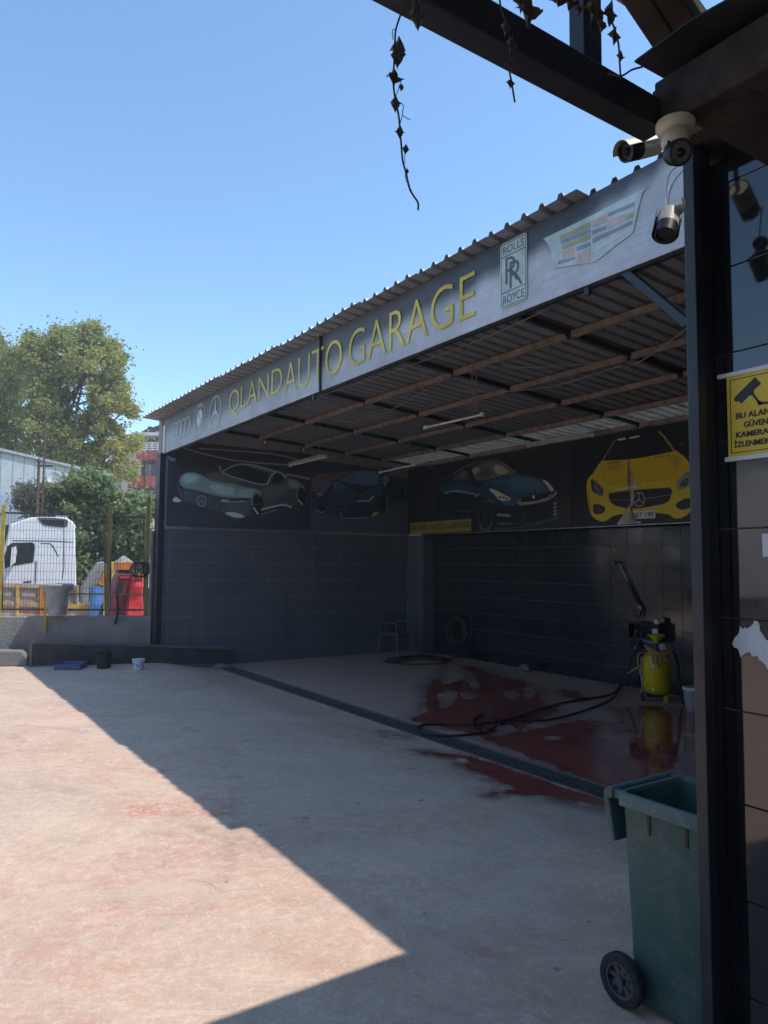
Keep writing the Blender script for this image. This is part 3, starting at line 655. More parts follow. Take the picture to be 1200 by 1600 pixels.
    z.line([(300, 20), (600, 45), (1100, 110)], 26, (.055, .062, .068), 20).line([(400, 65), (650, 130), (900, 180)], 22, (.062, .066, .068), 18).line([(1050, 75), (1200, 60)], 20, (.08, .06, .055), 12)
    z.poly([(80, 500), (130, 440), (210, 340), (310, 305), (370, 285), (500, 225), (580, 200), (700, 198), (850, 210), (980, 235), (1100, 290), (1145, 400), (1130, 500), (1060, 550), (940, 600), (890, 690), (820, 690), (740, 745), (560, 755), (400, 745), (250, 700), (170, 690), (95, 620)], (.013, .020, .030), 5)
    z.poly([(350, 300), (540, 215), (700, 205), (850, 225), (840, 370), (680, 360), (500, 345)], (.030, .062, .10), 6, 1, 1, (.045, .085, .125), (1, -.5)).line([(540, 208), (700, 198), (850, 212)], 8, (.08, .11, .13), 5)
    z.poly([(130, 450), (210, 345), (300, 320), (230, 420), (170, 490), (100, 510)], (.035, .066, .09), 14).poly([(310, 310), (450, 350), (440, 400), (330, 470), (300, 380)], (.034, .062, .086), 16).poly([(250, 420), (480, 385), (600, 450), (500, 600), (220, 590)], (.018, .032, .046), 20)
    z.poly([(600, 500), (720, 410), (830, 378), (900, 390), (860, 480), (740, 600), (690, 560)], (.022, .036, .052), 14).line([(610, 490), (720, 408), (830, 378), (900, 386)], 5, (.07, .09, .11), 5).line([(330, 465), (420, 395), (510, 370)], 5, (.05, .075, .095), 5)
    z.line([(590, 548), (735, 540), (775, 492)], 15, (.42, .44, .36), 4, 0).line([(112, 458), (180, 472)], 10, (.13, .15, .15), 5)
    z.poly([(885, 250), (930, 240), (968, 285), (930, 372), (888, 372)], (.052, .08, .10), 4).poly([(935, 330), (1010, 318), (990, 360), (930, 380)], (.007, .01, .014), 3).line([(860, 370), (880, 245), (985, 238), (1110, 320)], 6, (.06, .075, .085), 4)
    z.line([(395, 680), (400, 735), (430, 745), (560, 750), (720, 740)], 6, (.19, .21, .23), 3).line([(110, 645), (175, 690), (215, 655)], 7, (.14, .16, .17), 3).line([(90, 520), (120, 600), (300, 640), (480, 650)], 6, (.035, .05, .06), 4)
    z.poly([(738, 738), (800, 660), (845, 690), (790, 722)], (.27, .125, .05), 4).poly([(120, 560), (220, 620), (210, 650), (170, 680), (120, 640)], (.006, .009, .012), 5)
    for k in range(4): z.line([(480+k*30, 680), (490+k*30, 735)], 4, (.03, .04, .05), 3)
    z.ell((905, 580), 38, 112, (.007, .009, .012), 6).ring((905, 575), 34, 104, 10, (.065, .075, .08), 6, a0=280, a1=80).ell((1122, 430), 22, 80, (.008, .01, .013), 5).ring((1122, 430), 20, 76, 7, (.06, .065, .07), 5, a0=280, a1=80)
    tag((setattr(a, 'c', np.clip(a.c*3.4*(1+a.c*4), 0, .85)), a)[1].build('car_mural', MT['print']), 'dim print of a dark blue supercar on the end wall beside the corner', 'mural')
    # --- murals 3 and 4 on the rear
    ysp = onX(893, 780, XM)[1]
    a = Print((XM, 12.63, ZTRIM+.012), (0, -1, 0), (0, 0, 1), 12.63-ysp-.005, 1.42, 330, 150, (.011, .013, .019)); z = a.zoom((660, 700), 5.0)
    z.ell((180, 420), 200, 150, (.022, .021, .027), 80, .8).ell((1150, 500), 160, 120, (.02, .018, .017), 80, .8)
    z.poly([(110, 340), (125, 290), (160, 262), (210, 250), (240, 200), (320, 145), (440, 110), (560, 95), (620, 100), (690, 150), (740, 200), (830, 215), (930, 240), (1000, 290), (1045, 350), (1055, 440), (1055, 550), (960, 585), (760, 630), (560, 640), (520, 650), (440, 640), (400, 560), (270, 545), (140, 530), (115, 450)], (.008, .015, .030), 5)
    z.poly([(115, 330), (170, 270), (300, 270), (430, 290), (400, 350), (200, 340)], (.014, .040, .075), 18).poly([(420, 300), (520, 300), (610, 420), (560, 460), (480, 380), (410, 390)], (.014, .040, .078), 14)
    z.poly([(440, 280), (560, 240), (740, 205), (850, 220), (930, 245), (1000, 300), (1010, 345), (880, 355), (760, 385), (690, 410), (620, 330), (520, 300)], (.018, .050, .10), 10).poly([(700, 215), (850, 232), (960, 290), (900, 330), (760, 340), (660, 290)], (.030, .078, .14), 40).poly([(600, 420), (700, 400), (760, 390), (735, 450), (620, 450)], (.02, .06, .13), 10)
    z.line([(560, 250), (640, 262), (700, 290)], 6, (.045, .10, .16), 8).line([(240, 205), (320, 148), (440, 110), (560, 97), (620, 102), (735, 200)], 7, (.06, .10, .12), 5)
    z.poly([(380, 155), (470, 118), (600, 104), (680, 152), (735, 200), (600, 222), (430, 264), (400, 220)], (.062, .076, .078), 5).poly([(385, 158), (455, 150), (428, 200), (405, 210)], (.17, .19, .18), 6).poly([(550, 142), (600, 126), (690, 198), (580, 210)], (.18, .20, .19), 6).poly([(460, 170), (530, 150), (545, 215), (450, 240)], (.034, .043, .046), 10)
    z.poly([(222, 255), (250, 206), (350, 156), (372, 260), (300, 265)], (.030, .038, .043), 5).poly([(290, 200), (340, 170), (335, 240), (295, 240)], (.065, .075, .075), 8).line([(355, 155), (395, 268)], 12, (.010, .014, .02), 5)
    z.poly([(300, 240), (348, 246), (346, 276), (302, 270)], (.012, .026, .05), 4).line([(155, 240), (215, 222)], 10, (.03, .045, .065), 4).line([(160, 240), (155, 258)], 8, (.02, .03, .05), 4).poly([(715, 165), (738, 165), (735, 190)], (.05, .06, .07), 3)
    z.line([(175, 352), (230, 336), (300, 338), (410, 360)], 13, (.13, .19, .25), 9).line([(410, 378), (440, 362)], 10, (.16, .22, .27), 6).line([(270, 488), (380, 497)], 7, (.055, .07, .09), 5).line([(290, 525), (380, 550)], 5, (.035, .05, .065), 5)
    z.poly([(510, 315), (560, 320), (640, 365), (690, 390), (680, 415), (600, 412), (570, 370)], (.29, .32, .31), 5)
    for q in ((605, 385), (635, 385), (660, 398)): z.ell(q, 10, 12, (.07, .08, .08), 4)
    z.poly([(930, 244), (970, 255), (1020, 310), (1027, 336), (1002, 341), (980, 300)], (.27, .31, .33), 5)
    z.poly([(560, 462), (740, 456), (1022, 400), (1032, 540), (900, 580), (620, 590)], (.009, .011, .015), 6)
    z.poly([(765, 385), (735, 450), (830, 442), (950, 422), (1012, 392), (1000, 350)], (.15, .17, .19), 4).poly([(776, 386), (760, 426), (880, 416), (996, 380), (986, 350)], (.009, .011, .015), 4, 0).ell((868, 382), 10, 14, (.30, .31, .32), 4)
    z.line([(592, 522), (680, 528)], 18, (.15, .18, .21), 6).line([(590, 588), (700, 592)], 9, (.05, .10, .17), 5).line([(560, 640), (800, 616), (1055, 550)], 7, (.065, .07, .075), 4).line([(768, 580), (795, 510)], 6, (.05, .06, .065), 4).line([(600, 600), (850, 590), (1050, 535)], 6, (.02, .045, .08), 5)
    for k in range(4): z.line([(1028, 440+k*28), (1046, 428+k*28)], 9, (.20, .24, .28), 4)
    z.line([(1020, 380), (1045, 350)], 12, (.18, .25, .32), 5)
    z.ell((490, 525), 62, 122, (.006, .007, .010), 6).ring((490, 525), 52, 108, 7, (.042, .046, .052), 5)
    for k in range(7):
        an = k*2*math.pi/7+.3; z.line([(490, 525), (490+48*math.cos(an), 525+100*math.sin(an))], 9, (.026, .028, .033), 5)
    z.ring((490, 525), 60, 120, 8, (.07, .075, .08), 5, a0=40, a1=130).line([(520, 408), (548, 415)], 12, (.14, .05, .055), 6).ell((128, 430), 16, 90, (.008, .010, .014), 8)
    tag((setattr(a, 'c', np.clip(a.c*2.3*np.array([1.12, 1.0, .82]), 0, .8)), a)[1].build('car_mural', MT['print']), 'print of a blue coupe above the yellow strip sign on the rear wall', 'mural')
    yend = 4.9; a = Print((XM, ysp, ZTRIM+.012), (0, -1, 0), (0, 0, 1), ysp-yend, 1.42, 340, 200, (.012, .014, .019)); z = a.zoom((900, 660), 6.316); Yc = (.76, .56, .012)
    z.poly([(105, 600), (120, 550), (180, 490), (245, 380), (290, 378), (520, 365), (700, 340), (960, 285), (985, 275), (1060, 330), (1110, 385), (1180, 520), (1200, 700), (1130, 900), (990, 965), (900, 890), (560, 905), (380, 910), (280, 992), (160, 940), (130, 850), (105, 700)], Yc, 5, 1)
    z.poly([(250, 400), (520, 375), (940, 310), (1000, 400), (980, 500), (700, 570), (300, 600)], (.74, .49, .010), 40, 1, .8).poly([(310, 400), (470, 400), (420, 490), (320, 470)], (.46, .32, .05), 60, 1, .8).poly([(920, 320), (1040, 330), (1010, 440), (940, 400)], (.46, .33, .06), 60, 1, .8).poly([(300, 610), (900, 560), (950, 640), (600, 660), (330, 690)], (.80, .62, .05), 40, 1, .7)
    z.poly([(110, 620), (150, 770), (160, 930), (125, 850)], (.42, .29, .02), 20, 1, .7).poly([(250, 380), (190, 490), (160, 540), (175, 480)], (.42, .34, .10), 14, 1, .8)
    z.poly([(270, 378), (390, 170), (520, 140), (620, 110), (820, 95), (970, 285), (700, 340), (520, 365)], (.011, .013, .017), 5, 0).line([(262, 376), (385, 175)], 11, (.40, .29, .06), 5, 0).line([(818, 93), (870, 140), (972, 282)], 16, (.46, .33, .06), 5, 0)
    z.line([(795, 200), (850, 270)], 6, (.03, .03, .035), 4).line([(410, 322), (480, 318)], 5, (.07, .07, .075), 4).ell((700, 310), 7, 9, (.10, .10, .11), 4)
    z.line([(258, 430), (285, 600), (400, 612), (700, 580), (940, 550), (992, 480), (1002, 400)], 4, (.36, .22, .015), 4).line([(590, 400), (585, 560)], 3, (.45, .28, .015), 4).line([(315, 402), (440, 387)], 9, (.03, .025, .02), 4).line([(780, 347), (850, 335)], 8, (.05, .04, .02), 4).line([(860, 334), (930, 321)], 8, (.05, .04, .02), 4)
    z.poly([(145, 562), (172, 555), (272, 650), (277, 690), (260, 737), (160, 690), (148, 620)], (.030, .032, .034), 4).poly([(160, 590), (250, 672), (243, 712), (175, 672)], (.13, .15, .15), 8).line([(160, 565), (270, 655), (262, 730), (165, 690)], 7, (.40, .42, .40), 4).line([(180, 620), (215, 655)], 8, (.3, .32, .30), 5)
    z.poly([(985, 602), (1060, 510), (1120, 465), (1160, 560), (1120, 630), (1012, 678)], (.30, .33, .32), 4).poly([(1010, 620), (1080, 545), (1120, 560), (1090, 640)], (.06, .07, .07), 8).line([(1060, 560), (1090, 590)], 9, (.35, .38, .36), 5)
    z.poly([(315, 720), (340, 695), (600, 665), (900, 645), (940, 650), (950, 690), (920, 780), (850, 810), (560, 860), (400, 830), (340, 790)], (.014, .015, .018), 4).line([(330, 765), (545, 766)], 7, (.16, .165, .17), 4).line([(690, 752), (932, 714)], 9, (.21, .215, .22), 4).line([(320, 700), (600, 664), (930, 643)], 4, (.12, .10, .04), 4)
    z.ell((621, 760), 56, 68, (.012, .013, .015), 4).ring((621, 760), 55, 68, 9, (.42, .43, .43), 3)
    for dx, dy in ((0, -60), (-42, 36), (42, 36)): z.poly([(621-8*(dy != -60)*0-7, 760), (621+7, 762), (621+dx, 760+dy)], (.50, .51, .51), 3, 0).line([(621, 760), (621+dx, 760+dy)], 10, (.44, .45, .45), 3, 0)
    z.poly([(165, 812), (200, 800), (296, 832), (275, 902), (170, 910)], (.022, .022, .022), 4).poly([(200, 830), (260, 850), (250, 890), (200, 890)], (.06, .055, .045), 14).poly([(972, 802), (1110, 735), (1190, 770), (1110, 860), (1008, 862)], (.022, .022, .022), 4)
    z.poly([(380, 912), (560, 907), (900, 892), (988, 962), (900, 985), (300, 1002), (285, 985)], (.020, .020, .020), 4)
    z.ring((612, 604), 16, 12, 4, (.06, .05, .03), 3).ell((788, 622), 6, 6, (.05, .04, .02), 3).ell((1040, 210), 22, 16, (.06, .06, .06), 8).ell((195, 340), 16, 12, (.03, .045, .03), 8)
    mu = a.build('car_mural', MT['print']); tag(mu, 'print of a yellow sports car seen head-on with a torn centre on the rear wall', 'mural')
    WMx = lambda x, y, d=0.004: onX(900+x/6.316, 660+y/6.316, XM-d)
    # number plate on the print
    A, B = WMx(560, 955), WMx(783, 935); C_ = WMx(560, 880)
    hh = C_[2]-A[2]; b = MB(); b.box(((XM-.004), (A[1]+B[1])/2, (A[2]+C_[2])/2+.0), (.004, abs(A[1]-B[1]), hh)); pl = b.build('number_plate', MT['white_plastic'], mu)
    L = WMx(582, 945, .0075); R = WMx(765, 930, .0075); lettering('plate_lettering', 'GT 190', (XM-.0065, L[1], A[2]+hh*.2), (0, -1, 0), (0, 0, 1), L[1]-R[1], hh*.62, MT['ink'], pl, .012)
    # torn strip, battens and curled flap
    def strip(pts, mat, name, d=.008):
        b = MB(); P = [WMx(x, y, d) for x, y in pts]; n = len(P); b.add(P+[p+np.array([.004, 0, 0]) for p in P], [tuple(range(n)), tuple(range(2*n-1, n-1, -1))]+[(i, (i+1) % n, n+(i+1) % n, n+i) for i in range(n)]); return b.build(name, mat, mu)
    strip([(505, 372), (525, 370), (522, 440), (540, 500), (532, 610), (552, 660), (560, 700), (552, 840), (536, 840), (530, 720), (512, 640), (502, 560), (510, 460)], MT['rust'], 'torn_gap')
    strip([(538, 480), (552, 482), (556, 600), (568, 680), (556, 835), (546, 835), (544, 700), (536, 600)], MT['cream_vinyl'], 'peeled_edge', .012)
    for q0, q1 in (((412, 172), (492, 158)), ((530, 155), (625, 135)), ((412, 660), (636, 630)), ((410, 1000), (640, 985))):
        p, q = WMx(*q0, .02), WMx(*q1, .02); MB().bar(p, q, .02, .026).build('batten', MT['white_plastic'], mu, bevel=.003)
    b = MB(); top = WMx(528, 800, .02); n = 7; V = []
    for i in range(n):
        f = i/(n-1)
        for j in range(5):
            g = j/4; x = 528+(-120+200*g)*f**1.3; yy = 800+190*f; p = WMx(x, yy, .02+.10*f*math.sin(math.pi*g)); V.append(p)
    b.add(V, [(i*5+j, i*5+j+1, (i+1)*5+j+1, (i+1)*5+j) for i in range(n-1) for j in range(4)]); b.build('curled_flap', MT['cream_vinyl'], mu, smooth=True)
    # yellow strip sign
    P0, P1 = onX(641, 834, XM-.006), onX(736, 829, XM-.006); top = onX(641, 821, XM-.006); bz = ZTRIM+.03; hh = .235
    st = thing('strip_sign', 'small yellow strip sign with dark lettering under the blue coupe print', 'sign', (XM, P0[1], bz))
    MB().span((XM-.012, P1[1], bz), (XM-.001, P0[1], bz+hh)).build('panel', MT['strip_yellow'], st)
    lettering('lettering', 'QLAND AUTO GARAGE', (XM-.013, P0[1]-.03, bz+.055), (0, -1, 0), (0, 0, 1), P0[1]-P1[1]-.06, .125, MT['ink'], st, .004)
    p = onX(640, 836, XM-.03); q = onX(658, 835.5, XM-.03); MB().bar(p, q, .02, .03).build('batten', MT['white_plastic'], st)
build_murals()

# ---------------------------------------------------------------- fascia sign
def build_fascia():
    t = thing('fascia_sign', 'long sun-bleached grey fascia sign with yellow letters along the shed roof', 'sign', (FX, YE, FZB))
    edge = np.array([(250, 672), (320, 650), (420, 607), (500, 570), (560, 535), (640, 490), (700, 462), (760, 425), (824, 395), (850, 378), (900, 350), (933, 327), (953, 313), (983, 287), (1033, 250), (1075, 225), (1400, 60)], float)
    seams = [YE+.02, onX(405, 640, FX)[1], onX(502, 600, FX)[1], onX(700, 500, FX)[1]*0+2.45, -1.0, -3.4]
    for i, (ya, yb) in enumerate(zip(seams[:-1], seams[1:])):
        tilt = (0, .0, .012, 0, 0)[i]
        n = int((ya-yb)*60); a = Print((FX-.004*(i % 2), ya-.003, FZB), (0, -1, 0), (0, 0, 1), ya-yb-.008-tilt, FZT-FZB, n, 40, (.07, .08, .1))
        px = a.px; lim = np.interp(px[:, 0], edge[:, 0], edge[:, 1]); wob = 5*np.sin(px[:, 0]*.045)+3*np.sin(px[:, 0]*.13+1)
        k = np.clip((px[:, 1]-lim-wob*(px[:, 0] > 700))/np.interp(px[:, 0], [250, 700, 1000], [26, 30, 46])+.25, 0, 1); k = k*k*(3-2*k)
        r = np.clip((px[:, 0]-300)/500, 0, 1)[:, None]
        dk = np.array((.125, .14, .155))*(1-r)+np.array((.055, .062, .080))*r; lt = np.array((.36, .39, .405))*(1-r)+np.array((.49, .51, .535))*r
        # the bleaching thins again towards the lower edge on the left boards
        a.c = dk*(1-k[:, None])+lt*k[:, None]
        a.zoom((0, 0), 1)
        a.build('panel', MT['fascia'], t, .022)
    MB().bar((FX-.012, seams[2]-.0, FZB-.01), (FX-.02, seams[2]-.0, FZT), .03, .012, (0, 1, 0)).build('loose_edge', MT['steel_dark'], t)
    b = MB(); b.span((FX-.012, YE-.16, FZB+.02), (FX-.002, YE-.02, FZT-.12)); b.build('peeling_patch', MT['cream_plastic'], t)
    xw = FX-.0065
    def T(txt, ya, yb, za, zb, mat, bold=0.0, nm='lettering', d=0.0): return lettering(nm, txt, (xw-d, ya, za), (0, -1, 0), (0, 0, 1), ya-yb, zb-za, mat, t, bold)
    T('QLAND', 9.55, 7.86, 3.86, 4.235, MT['yellow_print'], -.012); T('AUTO', 7.79, 6.44, 3.85, 4.225, MT['yellow_print'], -.012); T('GARAGE', 6.30, 4.33, 3.845, 4.22, MT['yellow_print'], -.012)
    # four rings
    def ring(yc, zc, R, w, mat, nm, seg=40, d=0.0, parent=None):
        V = []; F = []
        for k in range(seg):
            an = 2*math.pi*k/seg
            for rr in (R-w, R):
                V.append((xw-d, yc+rr*math.cos(an), zc+rr*math.sin(an)))
        V += [(x-.002, y_, z_) for x, y_, z_ in V]; n = 2*seg
        for k in range(seg):
            q = (k+1) % seg; F += [(2*k, 2*k+1, 2*q+1, 2*q), (n+2*k, n+2*q, n+2*q+1, n+2*k+1), (2*k+1, n+2*k+1, n+2*q+1, 2*q+1), (2*k, 2*q, n+2*q, n+2*k)]
        return MB().add(V, F).build(nm, mat, t)
    for k in range(4): ring(11.92-k*.205, 4.03, .145, .018, MT['pale_print'], 'emblem_ring', d=.001*k)
    def disc_sector(yc, zc, R, a0, a1, mat, nm, d=0.0):
        n = 14; V = [(yc, zc)]+[(yc-R*math.cos(a0+(a1-a0)*k/n), zc+R*math.sin(a0+(a1-a0)*k/n)) for k in range(n+1)]
        return MB().prism([(-(y_-yc), z_-zc) for y_, z_ in V], (xw-d, yc, zc), (0, -1, 0), (0, 0, 1), .002).build(nm, mat, t)
    yc, zc = 10.75, 4.06; ring(yc, zc, .225, .016, MT['pale_print'], 'roundel_rim'); ring(yc, zc, .135, .012, MT['pale_print'], 'roundel_rim')
    disc_sector(yc, zc, .12, math.pi/2, math.pi, MT['green_print'], 'roundel_quarter'); disc_sector(yc, zc, .12, 1.5*math.pi, 2*math.pi, MT['green_print'], 'roundel_quarter')
    disc_sector(yc, zc, .12, 0, math.pi/2, MT['pale_print'], 'roundel_quarter'); disc_sector(yc, zc, .12, math.pi, 1.5*math.pi, MT['pale_print'], 'roundel_quarter')
    T('BMW', yc+.09, yc-.09, zc+.145, zc+.20, MT['pale_print'], .01, 'roundel_lettering')
    yc, zc = 10.09, 4.05; ring(yc, zc, .235, .02, MT['pale_print'], 'star_ring')
    st = []
    for k in range(6):
        R = .222 if k % 2 == 0 else .03; an = math.pi/2+k*math.pi/3; st.append((R*math.cos(an), R*math.sin(an)))
    MB().prism(st, (xw, yc, zc), (0, -1, 0), (0, 0, 1), .002).build('star', MT['pale_print'], t)
    # double-letter badge
    def rrect(w, h_, r, n=5):
        o = []
        for cx, cy, a0 in ((w/2-r, h_/2-r, 0), (-w/2+r, h_/2-r, 90), (-w/2+r, -h_/2+r, 180), (w/2-r, -h_/2+r, 270)):
            for k in range(n+1): an = math.radians(a0+90*k/n); o.append((cx+r*math.cos(an), cy+r*math.sin(an)))
        return o
    y0, y1, z0, z1 = 4.035, 3.75, 3.80, 4.315; yc, zc = (y0+y1)/2, (z0+z1)/2; w, hh = y0-y1, z1-z0
    bd = MB().prism(rrect(w, hh, .03), (xw, yc, zc), (0, -1, 0), (0, 0, 1), .002).build('badge', MT['mint_print'], t)
    def bp(n_, poly, mt, d): return MB().prism(poly, (xw-d, yc, zc), (0, -1, 0), (0, 0, 1), .001).build(n_, mt, bd)
    fr = rrect(w-.02, hh-.02, .025); fi = rrect(w-.032, hh-.032, .02); V = fr+fi; n = len(fr)
    b = MB(); b.add([(xw-.0032, yc-x, zc+y_) for x, y_ in V], [(k, (k+1) % n, n+(k+1) % n, n+k) for k in range(n)]); b.build('badge_line', MT['badge_ink'], bd)
    for zz in (.145, -.135): bp('badge_line', [(-w/2+.012, zz-.004), (w/2-.012, zz-.004), (w/2-.012, zz+.004), (-w/2+.012, zz+.004)], MT['badge_ink'], .0026)
    def TB(txt, u0, u1, v0, v1, bold=0.0, d=.0026): return lettering('badge_lettering', txt, (xw-d, yc-u0, zc+v0), (0, -1, 0), (0, 0, 1), u1-u0, v1-v0, MT['badge_ink'], bd, bold, .0006)
    TB('ROLLS', -w/2+.03, w/2-.03, .165, .225); TB('ROYCE', -w/2+.03, w/2-.03, -.225, -.16)
    TB('R', -.085, .055, -.075, .13, -.01, .0026); TB('R', -.04, .098, -.12, .085, -.01, .0034)
    # crest
    def CP(n_, pts, mt, d): return MB().prism([((y_-3.2)*-1, z_-4.0) for y_, z_ in pts], (xw-d, 3.2, 4.0), (0, -1, 0), (0, 0, 1), .0015).build(n_, mt, t)
    F_ = lambda x, y_: (lambda p: (p[1], p[2]))(onX(700+x/3, 230+y_/3, FX))
    CP('crest', [F_(*q) for q in ((450, 430), (680, 320), (940, 185), (915, 215), (895, 290), (870, 400), (690, 540), (600, 552), (495, 570), (488, 490), (470, 450))], MT['mint_print'], .0)
    for pts, mt in ((((525, 420), (672, 350), (672, 378), (530, 436)), 'gold_print'), (((530, 440), (672, 383), (672, 402), (535, 458)), 'slate_print'), (((538, 462), (672, 408), (672, 432), (540, 482)), 'gold_print'), (((540, 490), (600, 468), (600, 508), (540, 525)), 'coral_print'), (((607, 468), (672, 445), (672, 465), (607, 490)), 'slate_print'), (((605, 500), (672, 475), (672, 535), (605, 543)), 'coral_print'), (((520, 535), (600, 515), (600, 528), (520, 552)), 'slate_print'),
                    (((682, 345), (748, 312), (748, 352), (682, 376)), 'coral_print'), (((755, 310), (880, 258), (878, 275), (755, 328)), 'slate_print'), (((682, 392), (748, 368), (748, 385), (682, 412)), 'slate_print'), (((755, 342), (830, 315), (830, 350), (755, 385)), 'coral_print'), (((682, 430), (868, 345), (866, 362), (682, 452)), 'slate_print'), (((838, 322), (875, 305), (873, 330), (838, 345)), 'gold_print'), (((682, 470), (862, 385), (850, 402), (682, 500)), 'pale_print')):
        CP('crest_field', [F_(*q) for q in pts], MT[mt], .002)
    ring(2.42, 4.05, .17, .02, MT['pale_print'], 'emblem_ring')
build_fascia()
# ---------------------------------------------------------------- things in the shed
def bez(pts, n=8):
    P = [np.asarray(p, float) for p in pts]; out = []
    for i in range(len(P)-1):
        p0, p1, p2, p3 = P[max(i-1, 0)], P[i], P[i+1], P[min(i+2, len(P)-1)]
        for k in range(n):
            t = k/n; out.append(.5*((2*p1)+(-p0+p2)*t+(2*p0-5*p1+4*p2-p3)*t*t+(-p0+3*p1-3*p2+p3)*t**3))
    out.append(P[-1]); return out
def fl(px, py, dz=.0):
    p = onZ(px, py, dz)
    if p[0] < D1: p = onYard(px, py)
    return np.array([p[0], p[1], yard_z(p[0], p[1])+dz])

def build_chair():
    t = thing('plastic_armchair', 'dark grey plastic armchair standing against the end wall', 'chair', (8.42, 12.08, 0), math.radians(14))
    W, D, H = .25, .24, .44
    b = MB(); b.prism([(-W, -D), (W, -D), (W*.88, D), (-W*.88, D)], (0, 0, H-.02), (1, 0, 0), (0, 1, 0), .03); b.build('seat', MT['chair'], t, bevel=.012, local=True)
    b = MB(); V = []; n = 7
    for i in range(n):
        f = i/(n-1); z = H+.0+.40*f; w = .215+.02*math.sin(math.pi*f)-(.03 if i == n-1 else 0); yb = D*.85+.10*f
        for j in range(7): g = -1+2*j/6; V.append((w*g, yb+.03-.03*g*g*-1-.03, z))
    V += [(x, y+.016, z) for x, y, z in V]; m = n*7
    F = [(i*7+j, i*7+j+1, (i+1)*7+j+1, (i+1)*7+j) for i in range(n-1) for j in range(6)]; F += [tuple(q+m for q in f[::-1]) for f in F]
    for i in range(n-1): F += [(i*7, (i+1)*7, m+(i+1)*7, m+i*7), (i*7+6, m+i*7+6, m+(i+1)*7+6, (i+1)*7+6)]
    for j in range(6): F += [(j, m+j, m+j+1, j+1), ((n-1)*7+j, (n-1)*7+j+1, m+(n-1)*7+j+1, m+(n-1)*7+j)]
    b.add(V, F); b.build('backrest', MT['chair'], t, local=True)
    for sx in (-1, 1):
        MB().tube([(sx*W*.9, -D*.9, H), (sx*W*1.08, -D*1.08, 0)], [.024, .016], 6).build('leg', MT['chair'], t, local=True)
        MB().tube([(sx*W*.8, D*.9, H), (sx*W*.98, D*1.35, 0)], [.024, .016], 6).build('leg', MT['chair'], t, local=True)
        MB().tube(bez([(sx*W*.98, -D*.9, H-.02), (sx*W*1.12, -D*.95, H+.19), (sx*W*1.1, -D*.6, H+.23), (sx*W*1.0, D*.6, H+.23), (sx*W*.85, D*1.05, H+.22)], 4), .016, 6).build('armrest', MT['chair'], t, local=True, smooth=True)
build_chair()

